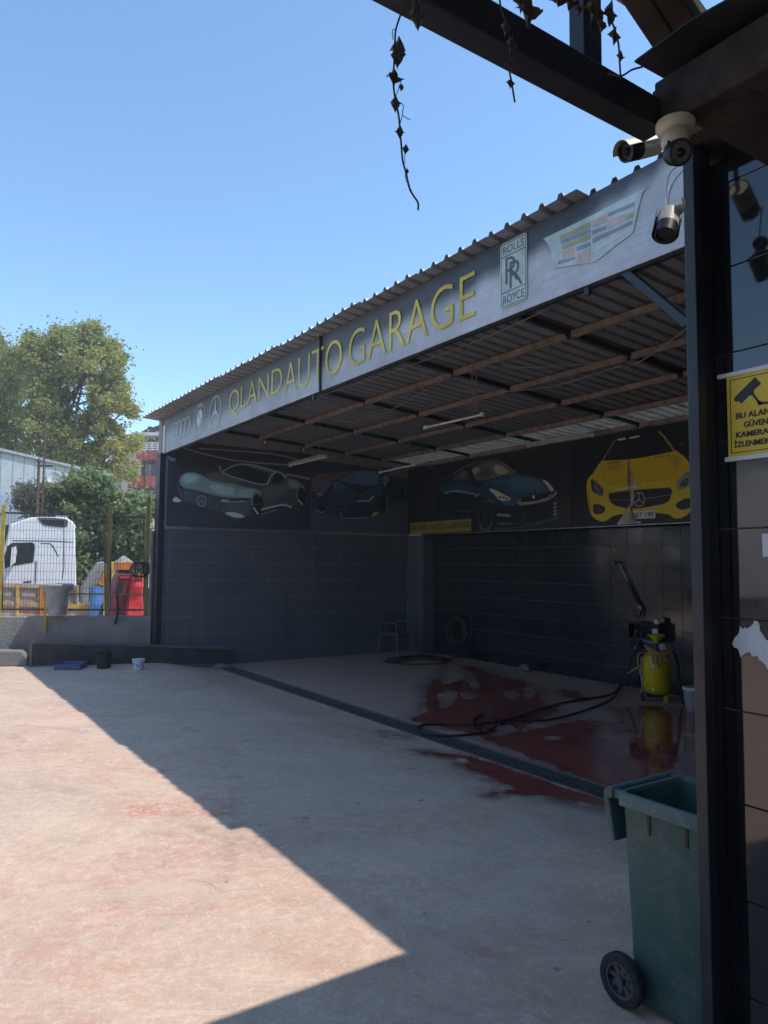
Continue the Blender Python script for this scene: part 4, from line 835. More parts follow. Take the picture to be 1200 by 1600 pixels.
def build_inside():
    # coiled hose at the corner and its wall reel
    t = thing('hose_coil', 'dark red hose coil hung on the rear wall trailing onto the floor', 'hose', (9.1, 11.7, 0))
    c = onX(716, 985, XR-.06)
    for k in range(5): MB().torus(c+np.array([-.02*k, random.uniform(-.03, .03), random.uniform(-.02, .02)]), .22+.012*k, .013, (1, .1*k-.2, 0), 28, 6).build('coil', MT['hose_red'], t, smooth=True)
    MB().box(onX(716, 968, XR-.03), (.05, .08, .03)).build('hook', MT['steel_dark'], t)
    pts = [onX(737, 963, XR-.03), onX(736, 990, XR-.06), onX(728, 1010, XR-.1), fl(712, 1026, .02), fl(690, 1032, .02), fl(660, 1031, .02), fl(632, 1033, .02), fl(606, 1036, .02)]
    MB().tube(bez(pts), .012, 6).build('trailing_hose', MT['hose_red'], t, smooth=True)
    for k, pp in enumerate(([(600, 1034), (640, 1029), (675, 1026), (700, 1030), (735, 1015)], [(604, 1030), (650, 1024), (660, 1026), (690, 1032), (705, 1031), (690, 1027)], [(615, 1036), (650, 1038), (690, 1036), (700, 1030), (660, 1024), (630, 1028)], [(660, 1027), (680, 1021), (700, 1012), (718, 1000)])):
        MB().tube(bez([fl(a, b_, .014+.012*k) for a, b_ in pp[:-1]]+[onX(*pp[-1], XR-.08) if k in (0, 3) else fl(*pp[-1], .02)]), .015, 6).build('trailing_hose', MT['hose_black' if k % 2 else 'hose_red'], t, smooth=True)
    b = MB(); q = onX(662, 1018, 9.1); V = [q+np.array([0, random.uniform(-.12, .12), random.uniform(-.1, .12)]) for _ in range(12)]
    # pressure hose lying over the floor
    pts = [onX(993, 975, XR-.08), onX(990, 1008, XR-.1), onX(984, 1040, XR-.14), onX(968, 1072, XR-.3), fl(950, 1086, .02), fl(880, 1098, .02), fl(820, 1116, .02), fl(790, 1125, .02), fl(740, 1132, .02), fl(690, 1131, .02), fl(660, 1133, .02), fl(652, 1139, .02), fl(670, 1147, .02), fl(720, 1149, .02), fl(760, 1142, .02), fl(780, 1130, .035), fl(773, 1119, .04), fl(755, 1116, .02), fl(742, 1122, .02), fl(741, 1134, .02), fl(765, 1143, .035), fl(790, 1126, .035), fl(860, 1124, .02), fl(930, 1104, .02), fl(962, 1086, .03), onX(975, 1060, XR-.25), onX(990, 1020, XR-.1), onX(997, 1003, XR-.08)]
    tag(MB().tube(bez(pts), .0135, 8).build('pressure_hose', MT['hose_black'], smooth=True), 'black pressure hose looped across the wet floor beside the drain', 'hose')
    # lance on the wall
    t = thing('spray_lance', 'black pressure washer lance leaning on the tiled rear wall above the shelf', 'lance', onX(1000, 960, XR-.06))
    P = lambda x, y, d=.05: onX(880+x/3.75, 860+y/3.75, XR-d)
    MB().tube([P(325, 75), P(380, 185)], .010, 8).build('lance_pipe', MT['chrome'], t, smooth=True)
    MB().tube([P(378, 180), P(395, 220), P(442, 320)], [.016, .022, .022], 10).build('grip_sleeve', MT['black_plastic'], t, smooth=True)
    MB().tube([P(300, 66), P(330, 72)], .016, 8).build('nozzle', MT['black_plastic'], t)
    MB().bar(P(436, 320), P(462, 345), .04, .045).build('valve_body', MT['brass'], t, bevel=.006)
    MB().tube(bez([P(440, 330), P(408, 345), P(405, 375), P(425, 392), P(445, 385)], 4), .006, 6).build('trigger_guard', MT['black_plastic'], t, smooth=True)
    MB().tube([P(460, 345), P(450, 385)], .015, 8).build('handle', MT['black_plastic'], t)
    # shelf box with odds and ends
    a, c = P(425, 415, 0), P(612, 530, 0); y0, y1, z0, z1 = a[1], c[1], c[2]-.0, a[2]; dp = .19; th = .022
    t = thing('wall_shelf_box', 'open black wall box with shelf above the yellow tank', 'shelf', (XR-.1, (y0+y1)/2, z0))
    X0, X1 = XR-.012-dp, XR-.012
    MB().span((X0, y1, z1-th), (X1, y0, z1)).build('top_board', MT['black_board'], t); MB().span((X0, y1, z0), (X1, y0, z0+th)).build('bottom_board', MT['black_board'], t)
    MB().span((X0, y0-th, z0+th), (X1, y0, z1-th)).build('side_board', MT['black_board'], t); MB().span((X0, y1, z0+th), (X1, y1+th, z1-th)).build('side_board', MT['black_board'], t)
    MB().span((X1-.01, y1+th, z0+th), (X1, y0-th, z1-th)).build('back_board', MT['plaster_dark'], t)
    def cyl(name, p, r, h_, mat, label, cat, lid=None):
        q = thing(name, label, cat, p); MB().lathe([(r, 0), (r, h_*.75), (r*.6, h_*.85), (r*.6, h_)], p, seg=14).build('body', mat, q, smooth=True)
        if lid: MB().lathe([(r*.66, h_*.9), (r*.66, h_*1.05)], p, seg=12).build('cap', lid, q)
    ym = lambda f: y0+(y1-y0)*f
    q = thing('paint_tin', 'small white tin with orange lid on top of the black wall box', 'tin', (X0+.07, ym(.86), z1)); MB().lathe([(.045, 0), (.045, .06)], (X0+.07, ym(.86), z1), seg=16).build('body', MT['white_plastic'], q, smooth=True); MB().lathe([(.047, .06), (.047, .075)], (X0+.07, ym(.86), z1), seg=16).build('lid', MT['orange'], q)
    MB().tube([(X0+.05, ym(.62), z1+.07), (X0+.07, ym(.86), z1+.085)], .007, 6).build('brush_handle', MT['hose_orange'], q)
    q = MB(); q.span((X0+.03, ym(.90), z0+th+.03), (X0+.07, ym(.75), z1-th-.05)); tag(q.build('white_carton', MT['white_plastic'], bevel=.004), 'white carton at the right inside the black wall box', 'carton')
    for k, (f, r, h_, m_) in enumerate(((.18, .025, .09, 'black_plastic'), (.36, .022, .11, 'black_plastic'), (.52, .026, .08, 'steel_dark'))):
        cyl('bottle', (X0+.08, ym(f), z0+th), r, h_, MT[m_], ('small black bottle at the left inside the wall box', 'taller black bottle in the middle of the wall box', 'dark bottle beside the white carton in the wall box')[k], 'bottle', MT['chrome'] if k == 0 else None)
    q = MB(); q.span((X0-.02, ym(1.0), z0-.03), (X0+.06, ym(.5), z0-.002)); tag(q.build('blue_tray', MT['cyan_blue'], bevel=.006), 'blue strip tray fixed under the black wall box', 'tray')
    # yellow foam tank
    base = fl(1027, 1096); cx, cy = base[0], base[1]; s = 1.0
    t = thing('foam_tank', 'yellow wheeled foam sprayer tank with funnel and draped hoses by the rear wall', 'tank', (cx, cy, 0))
    zb, zt, R = .10, .66, .185
    MB().lathe([(.05, zb-.01), (.12, zb+.005), (R-.015, zb+.05), (R, zb+.10), (R, zb+.235), (R+.004, zb+.24), (R+.004, zb+.255), (R, zb+.26), (R, zb+.29), (R+.004, zb+.295), (R+.004, zb+.31), (R, zb+.315), (R, zt-.10), (R-.015, zt-.05), (.12, zt-.005), (.05, zt+.01)], (cx, cy, 0), seg=36).build('tank_body', MT['tank_yellow'], t, smooth=True)
    MB().lathe([(.03, zt), (.03, zt+.07), (.022, zt+.08), (.022, zt+.14)], (cx, cy, 0), seg=14).build('filler_neck', MT['steel_dark'], t, smooth=True)
    MB().lathe([(.022, zt+.12), (.03, zt+.14), (.115, zt+.235), (.118, zt+.245), (.108, zt+.24), (.03, zt+.15)], (cx, cy, 0), seg=24, cap=False).build('funnel', MT['tank_yellow'], t, smooth=True)
    MB().lathe([(.02, 0), (.02, .11)], (cx+.08, cy-.02, zt-.02), seg=12).build('pressure_gauge', MT['chrome'], t)
    MB().lathe([(.045, 0), (.045, .025)], (cx+.05, cy-.05, zt+.08), axis=-FWD, seg=16).build('gauge_dial', MT['white_plastic'], t)
    for q_ in (RGT*-.19+FWD*.02, RGT*.17+FWD*.12):
        p = np.array([cx, cy, .055])+q_; w = thing if 0 else None
        MB().lathe([(.055, -.016), (.055, .016)], p, axis=RGT, seg=18).build('wheel', MT['rubber'], t, smooth=True)
    MB().box(np.array([cx, cy, .05])-FWD*.10+RGT*.08, (.055, .03, .10), (RGT, FWD, UP)).build('foot', MT['tank_yellow'], t, bevel=.005)
    MB().box(np.array([cx, cy, .085])-FWD*.02, (.26, .14, .03), (RGT, FWD, UP)).build('chassis', MT['steel_dark'], t)
    MB().tube(bez([np.array([cx, cy, 0])-RGT*.17+UP*.16, np.array([cx, cy, 0])-RGT*.22+UP*.17, np.array([cx, cy, 0])-RGT*.225+UP*.13], 4), .014, 8).build('tap', MT['brass'], t)
    MB().tube(bez([np.array([cx, cy, 0])-RGT*.20+UP*.20, np.array([cx, cy, 0])-RGT*.215+UP*.4, np.array([cx, cy, 0])-RGT*.205+UP*.60], 5), .009, 6).build('sight_tube', MT['pale_print'], t, smooth=True)
    # draped hoses
    def cyl_pt(ang, r, z): return np.array([cx, cy, z])+r*(math.sin(ang)*RGT-math.cos(ang)*FWD)
    for k in range(5):                       # loose coils round the neck, sliding down on the left and front
        pts = []
        for i in range(11):
            an = -2.6+k*.5+i*.62; dr = max(0, math.cos(an+.3-.15*k)); pts.append(cyl_pt(an, .085+.018*k+.055*dr+random.uniform(-.012, .012), zt+.035+.012*k-.075*dr*dr+random.uniform(-.01, .01)))
        MB().tube(bez(pts, 4), .010, 6).build('draped_hose', MT['hose_orange'], t, smooth=True)
    for a0, dz in ((-.5, .12), (-.25, .17), (.05, .10), (.5, .15)):
        MB().tube(bez([cyl_pt(a0-.5, .12, zt+.04), cyl_pt(a0-.25, R-.02, zt-.02), cyl_pt(a0-.1, R+.012, zt-.08), cyl_pt(a0+.02, R+.012, zt-dz), cyl_pt(a0+.16, R+.012, zt-.07), cyl_pt(a0+.3, .13, zt+.03)], 4), .010, 6).build('draped_hose', MT['hose_orange'], t, smooth=True)
    MB().tube(bez([cyl_pt(-1.5, R-.02, zt+.0), cyl_pt(-1.6, R+.05, zt-.02), cyl_pt(-1.57, R+.07, zt-.12), cyl_pt(-1.57, R+.045, zt-.3)], 5), .012, 6).build('draped_hose', MT['hose_orange'], t, smooth=True)
    for k in range(2):
        MB().tube(bez([cyl_pt(.9, R-.03, zt+.03), cyl_pt(1.3, R+.03, zt+.02), cyl_pt(1.4+.1*k, R+.08+.03*k, zt-.2), cyl_pt(1.3, R+.09+.02*k, zt-.42), cyl_pt(1.0+.1*k, R+.14, .02), cyl_pt(.8, R+.22+.05*k, .015), cyl_pt(.5, R+.34, .015)], 5), .010, 6).build('air_hose', MT['hose_red'], t, smooth=True)
    # warning triangle and label
    for hgt, sc in ((.50, .03), (.20, .022)):
        p = cyl_pt(-.62, R+.004, hgt); tx = math.cos(-.62)*RGT+math.sin(-.62)*FWD
        MB().prism([(-sc, -sc*.9), (sc, -sc*.9), (0, sc)], p, tx, UP, .002).build('warning_label', MT['white_plastic'], t)
    # second thin lance leaning at the tank
    q = thing('foam_lance', 'thin foam lance leaning beside the yellow tank', 'lance', onX(985, 1050, XR-.3))
    MB().tube([P(440, 680, .25), P(378, 722, .35)], .008, 6).build('pipe', MT['cream_plastic'], q); MB().tube([P(437, 545, .1), P(395, 650, .2), P(345, 800, .35)], .011, 6).build('hose', MT['hose_black'], q, smooth=True); MB().tube([P(425, 560, .1), P(417, 580, .11)], .014, 8).build('fitting', MT['chrome'], q)
    # white bucket
    base = fl(1086, 1110); R = .14
    t = thing('white_bucket', 'scuffed white plastic bucket beside the yellow tank', 'bucket', base)
    MB().lathe([(R*.78, 0), (R*.98, .26), (R*1.06, .265), (R*1.06, .30), (R*.97, .30), (R*.95, .27), (R*.76, .012)], base, seg=28, cap=False).lathe([(0.001, .006), (R*.77, .006)], base, seg=28, cap=False).build('pail', MT['grey_plastic'], t, smooth=True)
    MB().lathe([(R*1.07, .262), (R*1.07, .298), (R*1.03, .302)], base, seg=28, cap=False).build('rim', MT['white_plastic'], t, smooth=True)
    MB().torus(np.array(base)+[0, 0, .27], R*1.07, .004, (.3, .1, 1), 24, 5, 0, math.pi).build('handle', MT['chrome'], t)
    # crumpled rag at the wall foot
    c = fl(821, 1046, .03); V, F = [], []
    n, m_ = 12, 7
    for j in range(m_):
        for i in range(n):
            th, ph = 2*math.pi*i/n, math.pi*j/(m_-1); r = (.10+.035*math.sin(3*th+j))*(1+random.uniform(-.15, .15)); V.append((c[0]+r*.8*math.sin(ph)*math.cos(th), c[1]+r*1.25*math.sin(ph)*math.sin(th), max(.004, c[2]+.09*math.cos(ph))))
    F = [(j*n+i, j*n+(i+1) % n, (j+1)*n+(i+1) % n, (j+1)*n+i) for j in range(m_-1) for i in range(n)]
    tag(MB().add(V, F).build('crumpled_cloth', MT['cloth'], smooth=True), 'pale crumpled cloth at the foot of the rear wall', 'cloth')
build_inside()

# ---------------------------------------------------------------- tube lights, lamps and cables under the roof
def onRoof(px, py, off):
    r = ray(px, py); t_ = (4.362+off+.066*3.55-CAM_H)/(r[2]+.066*r[0]); return CAMP+r*t_
def build_lights():
    def tube_light(a, b, off, label, hang, tray=True, name='tube_light'):
        p, q = onRoof(*a, off), onRoof(*b, off); q[2] = p[2]; d = nrm(q-p)
        t = thing(name, label, 'light', (p+q)/2, 0, 'tube lights under the roof')
        if tray:
            b_ = MB(); n = np.cross(d, UP); prof = [(-.07, -.03), (-.035, .022), (.035, .022), (.07, -.03), (.065, -.03), (.032, .014), (-.032, .014), (-.065, -.03)]
            V = [p+n*u+UP*(v+.03) for u, v in prof]+[q+n*u+UP*(v+.03) for u, v in prof]; k = len(prof)
            b_.add(V, [(i, (i+1) % k, k+(i+1) % k, k+i) for i in range(k)]+[tuple(range(k-1, -1, -1)), tuple(range(k, 2*k))]); b_.build('reflector', MT['cream_plastic'], t)
        MB().tube([p+d*.03, q-d*.03], .016, 10).build('tube', MT['tube_white'], t, smooth=True)
        for e in (p, q): MB().box(e, (.05, .035, .045), (d, np.cross(d, UP), UP)).build('end_cap', MT['white_plastic'], t)
        for hx in hang:
            e = p+(q-p)*hx; zt = roof_z(e[0])-.03; MB().tube([e+UP*.05, (e[0], e[1], zt)], .006, 5).build('hanger', MT['cable'], t)
        return t
    tube_light((454, 727), (508, 714), -.62, 'cream tube light with reflector hanging before the silver car print', (.85,))
    tube_light((665, 668), (754, 648), -.62, 'bare white tube light hanging in the middle of the shed', (.83, .9), False)
    tube_light((594, 738), (648, 725), -.66, 'slim tube light hanging before the dark supercar print', (.85,), False)
    tube_light((826, 697), (926, 680), -.16, 'long grey tube light with reflector close under the rear roof edge', (.5,))
    for k, (px, py) in enumerate(((414, 691), (474, 703))):
        p = onY(px, py, YE-.06); t = thing('dome_lamp', ('small round lamp on the end wall above the silver car', 'small round lamp on the end wall beside the cream tube light')[k], 'lamp', p)
        MB().lathe([(.05, 0), (.05, .02), (.035, .03)], p+[0, .03, 0], axis=(0, -1, 0), seg=16).build('bezel', MT['steel_dark'], t, smooth=True)
        MB().lathe([(.04, .02), (.034, .04), (.02, .055), (.004, .06)], p+[0, .03, 0], axis=(0, -1, 0), seg=16).build('lens', MT['tube_white'], t, smooth=True)
    def cable(pts, label, r=.005, mat='cable'):
        tag(MB().tube(bez([onRoof(x, y, o) for x, y, o in pts], 8), r, 5).build('cable', MT[mat], smooth=True), label, 'cable')
    cable([(496, 620, -.35), (620, 578, -.32), (740, 535, -.32), (858, 482, -.35)], 'thin rope strung just behind the fascia')
    cable([(517, 657, -.13), (550, 658, -.2), (584, 650, -.22), (588, 652, -.22), (640, 625, -.16), (668, 607, -.12)], 'sagging pale cable under the roof left of the middle light')
    cable([(688, 600, -.13), (710, 607, -.18), (745, 611, -.2), (800, 611, -.2), (870, 602, -.2), (960, 575, -.18), (1000, 565, -.16), (1075, 512, -.15)], 'long pale cable sagging from purlin to purlin towards the pillar', .006)
    cable([(770, 573, -.13), (840, 574, -.2), (900, 570, -.2), (960, 562, -.18)], 'short cable looping under the first purlins')
    cable([(735, 640, -.4), (742, 622, -.2), (750, 618, -.16), (752, 632, -.3), (750, 648, -.5)], 'small wire loop above the middle tube light', .005)
    cable([(640, 733, -.5), (660, 728, -.3), (680, 733, -.2), (686, 737, -.16)], 'orange stub of wire near the corner of the shed roof', .012, 'hose_orange')
build_lights()
# ---------------------------------------------------------------- foreground building, pillar and canopy
PXX, PYY = 2.46, 1.565       # near-left corner of the pillar
CANOPY = {}
def build_front():
    WX = PXX+.125
    t = thing('clad_building', 'building clad in polished black panels at the right edge', 'building', (WX, PYY, 0))
    b = MB(); b.span((WX+.008, -6, -.05), (3.55, PYY+.04, 3.42)); w = b.build('wall', MT['grout'], t)
    zs = [.14]+[onX(px, py, WX)[2] for px, py in ((1145, 1544), (1136, 1394), (1136, 1249), (1135, 1107), (1124, 965))]
    st = (zs[-1]-zs[1])/4
    while zs[-1] < 3.4: zs.append(min(3.42, zs[-1]+st))
    zs = sorted(set(round(z, 3) for z in zs)); ysx = [PYY+.04, PYY-.62, PYY-1.28, PYY-1.94, PYY-2.6, PYY-3.26]
    for ya, yb in zip(ysx[:-1], ysx[1:]):
        for za, zb in zip(zs[:-1], zs[1:]):
            if zb-za < .03: continue
            o = MB().box((0, 0, 0), (.012, ya-yb-.003, zb-za-.004)).build('cladding_panel', MT['panel_black'], bevel=.0015, seg=1)
            o.parent = w; o.location = (WX+.002, (ya+yb)/2, (za+zb)/2); o.rotation_euler = (0, random.uniform(-.002, .002), random.uniform(-.003, .003))
    MB().span((-6, -7.2, -.05), (WX, -7.0, 4.6)).build('fill_blocker_wall', MT['plaster_dark'], t)  # unseen dark wall added behind the viewer to cut fill light
    MB().span((PXX-.03, -6, -.05), (3.4, PYY+.075, .135)).build('plinth', MT['concrete'], t, bevel=.012)
    # pillar
    ft = 3.46
    MB().span((PXX, PYY, .13), (PXX+.05, PYY+.046, ft)).build('pillar', MT['steel_pillar'], t, bevel=.004)
    MB().span((PXX+.052, PYY+.004, .13), (WX-.006, PYY+.05, ft)).build('pillar_shade_strip', MT['black_plastic'], t, bevel=.003)  # near-black colour stands for the shade on the pillar's near side
    # paper remains and a label
    P = lambda px, py, d=.006: onX(px, py, WX-d)
    pts = [(1144, 1006), (1148, 996), (1154, 990), (1156, 978), (1160, 983), (1164, 980), (1168, 982), (1175, 977), (1178, 970), (1184, 971), (1187, 985), (1196, 999), (1215, 1008), (1240, 1030), (1236, 1060), (1214, 1062), (1206, 1050), (1199, 1045), (1192, 1035), (1186, 1031), (1182, 1025), (1176, 1026), (1172, 1019), (1160, 1024), (1157, 1028), (1153, 1014), (1148, 1012)]
    pts2 = []
    for (a, b_), (c, d_) in zip(pts, pts[1:]+pts[:1]):
        pts2 += [(a, b_), ((a+c)/2+random.uniform(-1.2, 1.2), (b_+d_)/2+random.uniform(-1.5, 1.5))]
    b = MB(); V = [P(x, y) for x, y in pts2]; n = len(V); b.add(V+[v+np.array([.002, 0, 0]) for v in V], [tuple(range(n)), tuple(range(2*n-1, n-1, -1))]+[(i, (i+1) % n, n+(i+1) % n, n+i) for i in range(n)])
    tag(b.build('torn_paper', MT['paper']), 'jagged scrap of torn white paper stuck to the black panels', 'paper')
    b = MB(); a, c = P(1191, 834, .005), P(1225, 870, .005); b.span((WX-.006, c[1], c[2]), (WX-.0035, a[1], a[2])); tag(b.build('sticker', MT['white_plastic']), 'small plain white sticker on the black panels at the right edge', 'sticker')
    # camera warning sign
    z0, z1 = P(1143, 715)[2], P(1136, 590)[2]; y0 = P(1138, 650)[1]; Wd = .262; y1 = y0-Wd; xs = WX-.012
    t = thing('warning_sign', 'yellow camera surveillance warning sign in white clip rails on the black panels', 'sign', (xs, y0, z0))
    MB().span((xs, y1, z0), (xs+.005, y0, z1)).build('panel', MT['sign_yellow'], t)
    ln = .0028
    for a, c in (((y1+.012, z0+.014), (y0-.012, z0+.014+ln)), ((y1+.012, z1-.014-ln), (y0-.012, z1-.014)), ((y0-.012-ln, z0+.014), (y0-.012, z1-.014)), ((y1+.012, z0+.014), (y1+.012+ln, z1-.014))):
        MB().span((xs-.001, a[0], a[1]), (xs+.001, c[0], c[1])).build('border_line', MT['sign_black'], t)
    hh = z1-z0; txt = ('BU ALAN 7/24', 'GÜVENLİK', 'KAMERASI İLE', 'İZLENMEKTEDİR'); ww = (.195, .135, .198, .212); cz = .036*hh/.33
    for k, (s_, w_) in enumerate(zip(txt, ww)):
        zz = z0+hh*(.455-.115*k-.02*0); extra = 1.26 if any(ch in s_ for ch in 'Üİ') else 1.0
        lettering('lettering', s_, (xs-.0005, (y0+y1)/2+w_/2, zz), (0, -1, 0), (0, 0, 1), w_, hh*.075*extra, MT['sign_black'], t, .022, .001)
    # camera pictogram
    U = lambda x, y: (lambda p: (y0-p[1], p[2]-z0))(onX(1060+x/5, 540+y/5, xs))
    def pic(pts): MB().prism([U(*q) for q in pts], (xs+.001, y0, z0), (0, -1, 0), (0, 0, 1), .002).build('pictogram', MT['sign_black'], t)
    pic([(440, 405), (600, 245), (648, 298), (592, 345), (588, 385), (555, 390), (492, 455), (470, 430), (458, 442), (436, 432)]); pic([(575, 385), (590, 375), (640, 440), (760, 432), (760, 448), (640, 462), (622, 450)])
    pic([(632, 432), (650, 436), (655, 455), (638, 468), (620, 462), (618, 442)]); pic([(755, 380), (800, 372), (800, 480), (755, 486)])
    MB().span((xs-.006, y1-.06, z1-.002), (xs+.009, y0+.035, z1+.014)).build('clip_rail', MT['white_plastic'], t, bevel=.002); MB().span((xs-.006, y1-.03, z0-.016), (xs+.009, y0+.012, z0+.002)).build('clip_rail', MT['white_plastic'], t, bevel=.002)

    # canopy over the yard: steel edge beam, eave beam, timber rafters, dark sheets
    t = thing('canopy', 'dark steel and timber canopy with sheet roofing jutting over the yard at upper right', 'canopy', (1.9, 1.3, 3.1))
    Y0 = 1.27; A = lambda px, py: onY(px, py, Y0)
    za, zb = A(1030, 200)[2], A(1030, 152)[2]; xe = A(1032, 180)[0]
    MB().span((-2.6, Y0, za), (xe+.02, Y0+.075, zb)).build('edge_beam', MT['steel_pillar'], t, bevel=.005)
    p, q = A(918, 110), A(946, 110); MB().span((p[0], Y0+.01, zb-.01), (q[0]-.0, Y0+.065, 4.05)).build('post', MT['steel_dark'], t, bevel=.004)
    for x in (-.45, -1.6): MB().span((x, Y0+.01, zb-.005), (x+.05, Y0+.065, 3.8)).build('post', MT['steel_dark'], t)
    XB = xe; zb0, zb1 = onX(1030, 200, XB)[2], onX(1030, 125, XB)[2]
    CANOPY['zb0'] = zb0
    MB().span((XB, -3.5, zb0), (XB+.07, Y0+.02, zb1)).build('eave_beam', MT['timber'], t, bevel=.006)
    # soffit boards between eave beam and wall
    yb = Y0+.10
    for k in range(12):
        ya = yb-.02-k*.30; MB().span((XB+.075, ya-.27, zb1+.01-.004*(k % 2)), (3.4, ya, zb1+.035)).build('soffit_board', MT['timber'], t, bevel=.003)
    MB().span((PXX-.06, 1.375, ft+.002), (3.5, 1.62, ft+.03)).build('soffit_board', MT['timber'], t, bevel=.003)
    MB().span((PXX-.05, 1.50, ft+.032), (3.5, 1.54, ft+.12)).build('gable_board', MT['timber'], t, bevel=.004)
    for k, yy in enumerate((1.02, .45, -.15)): MB().bar((XB+.07, yy, zb1-.05), (3.3, yy, zb1-.03), .07, .10).build('soffit_joist', MT['timber'], t, bevel=.006)
    # sheet roofing over the eave, edge turned up
    def wavy(x0, x1, y0_, y1_, zf, n=18, nm='roof_sheet', mat='tar_sheet', amp=.012):
        V = []; 
        for i in range(2):
            for k in range(n+1): yy = y0_+(y1_-y0_)*k/n; x = (x0, x1)[i]; V.append((x, yy, zf(x, yy)+amp*math.sin(k*math.pi/1.5)))
        V += [(x, y, z+.006) for x, y, z in V]; m = 2*(n+1)
        F = [(k, k+1, n+2+k, n+1+k) for k in range(n)]; F += [tuple(v+m for v in f[::-1]) for f in F]
        F += [(k, m+k, m+k+1, k+1) for k in range(n)]+[(n+1+k, n+2+k, m+n+2+k, m+n+1+k) for k in range(n)]+[(0, n+1, m+n+1, m), (n, m+n, m+2*n+1, 2*n+1)]
        MB().add(V, F).build(nm, MT[mat], t)
    c = onY(1000, 94, 1.30); zc = c[2]
    wavy(c[0], 3.6, 1.32, -3.4, lambda x, y: zb1+.045+(.05)*(x-c[0])+max(0, (XB-x))*.35, 26)
    # purlins and upper roof
    for k, (a, c_) in enumerate((((968, -60), (1046, 62)), ((1010, -60), (1090, 48)))):
        pa, pc = onZ(*a, 3.66), onZ(*c_, 3.60); MB().bar(pa+(pa-pc)*2.0, pc, .075, .09).build('timber_rafter', MT['timber'], t, bevel=.006)
    pa, pc = onZ(972, -12, 3.72), onZ(1066, 52, 3.72); MB().bar(pa, pc, .05, .02).build('lath', MT['timber_pale'], t)
    MB().span((-2.8, Y0-.30, 3.86), (1.9, Y0-.23, 3.95)).build('upper_beam', MT['steel_dark'], t)
    for k in range(9): MB().span((-2.8+k*.56, -3.0, 3.952), (-2.8+k*.56+.07, Y0-.30, 4.03)).build('timber_rafter', MT['timber'], t)
    for k in range(8): wavy(-2.9+k*.8, -2.9+k*.8+.84, Y0-.17+random.uniform(-.015, .015), -4.1, lambda x, y, k=k: 4.045+.004*(k % 2), 40)
build_front()

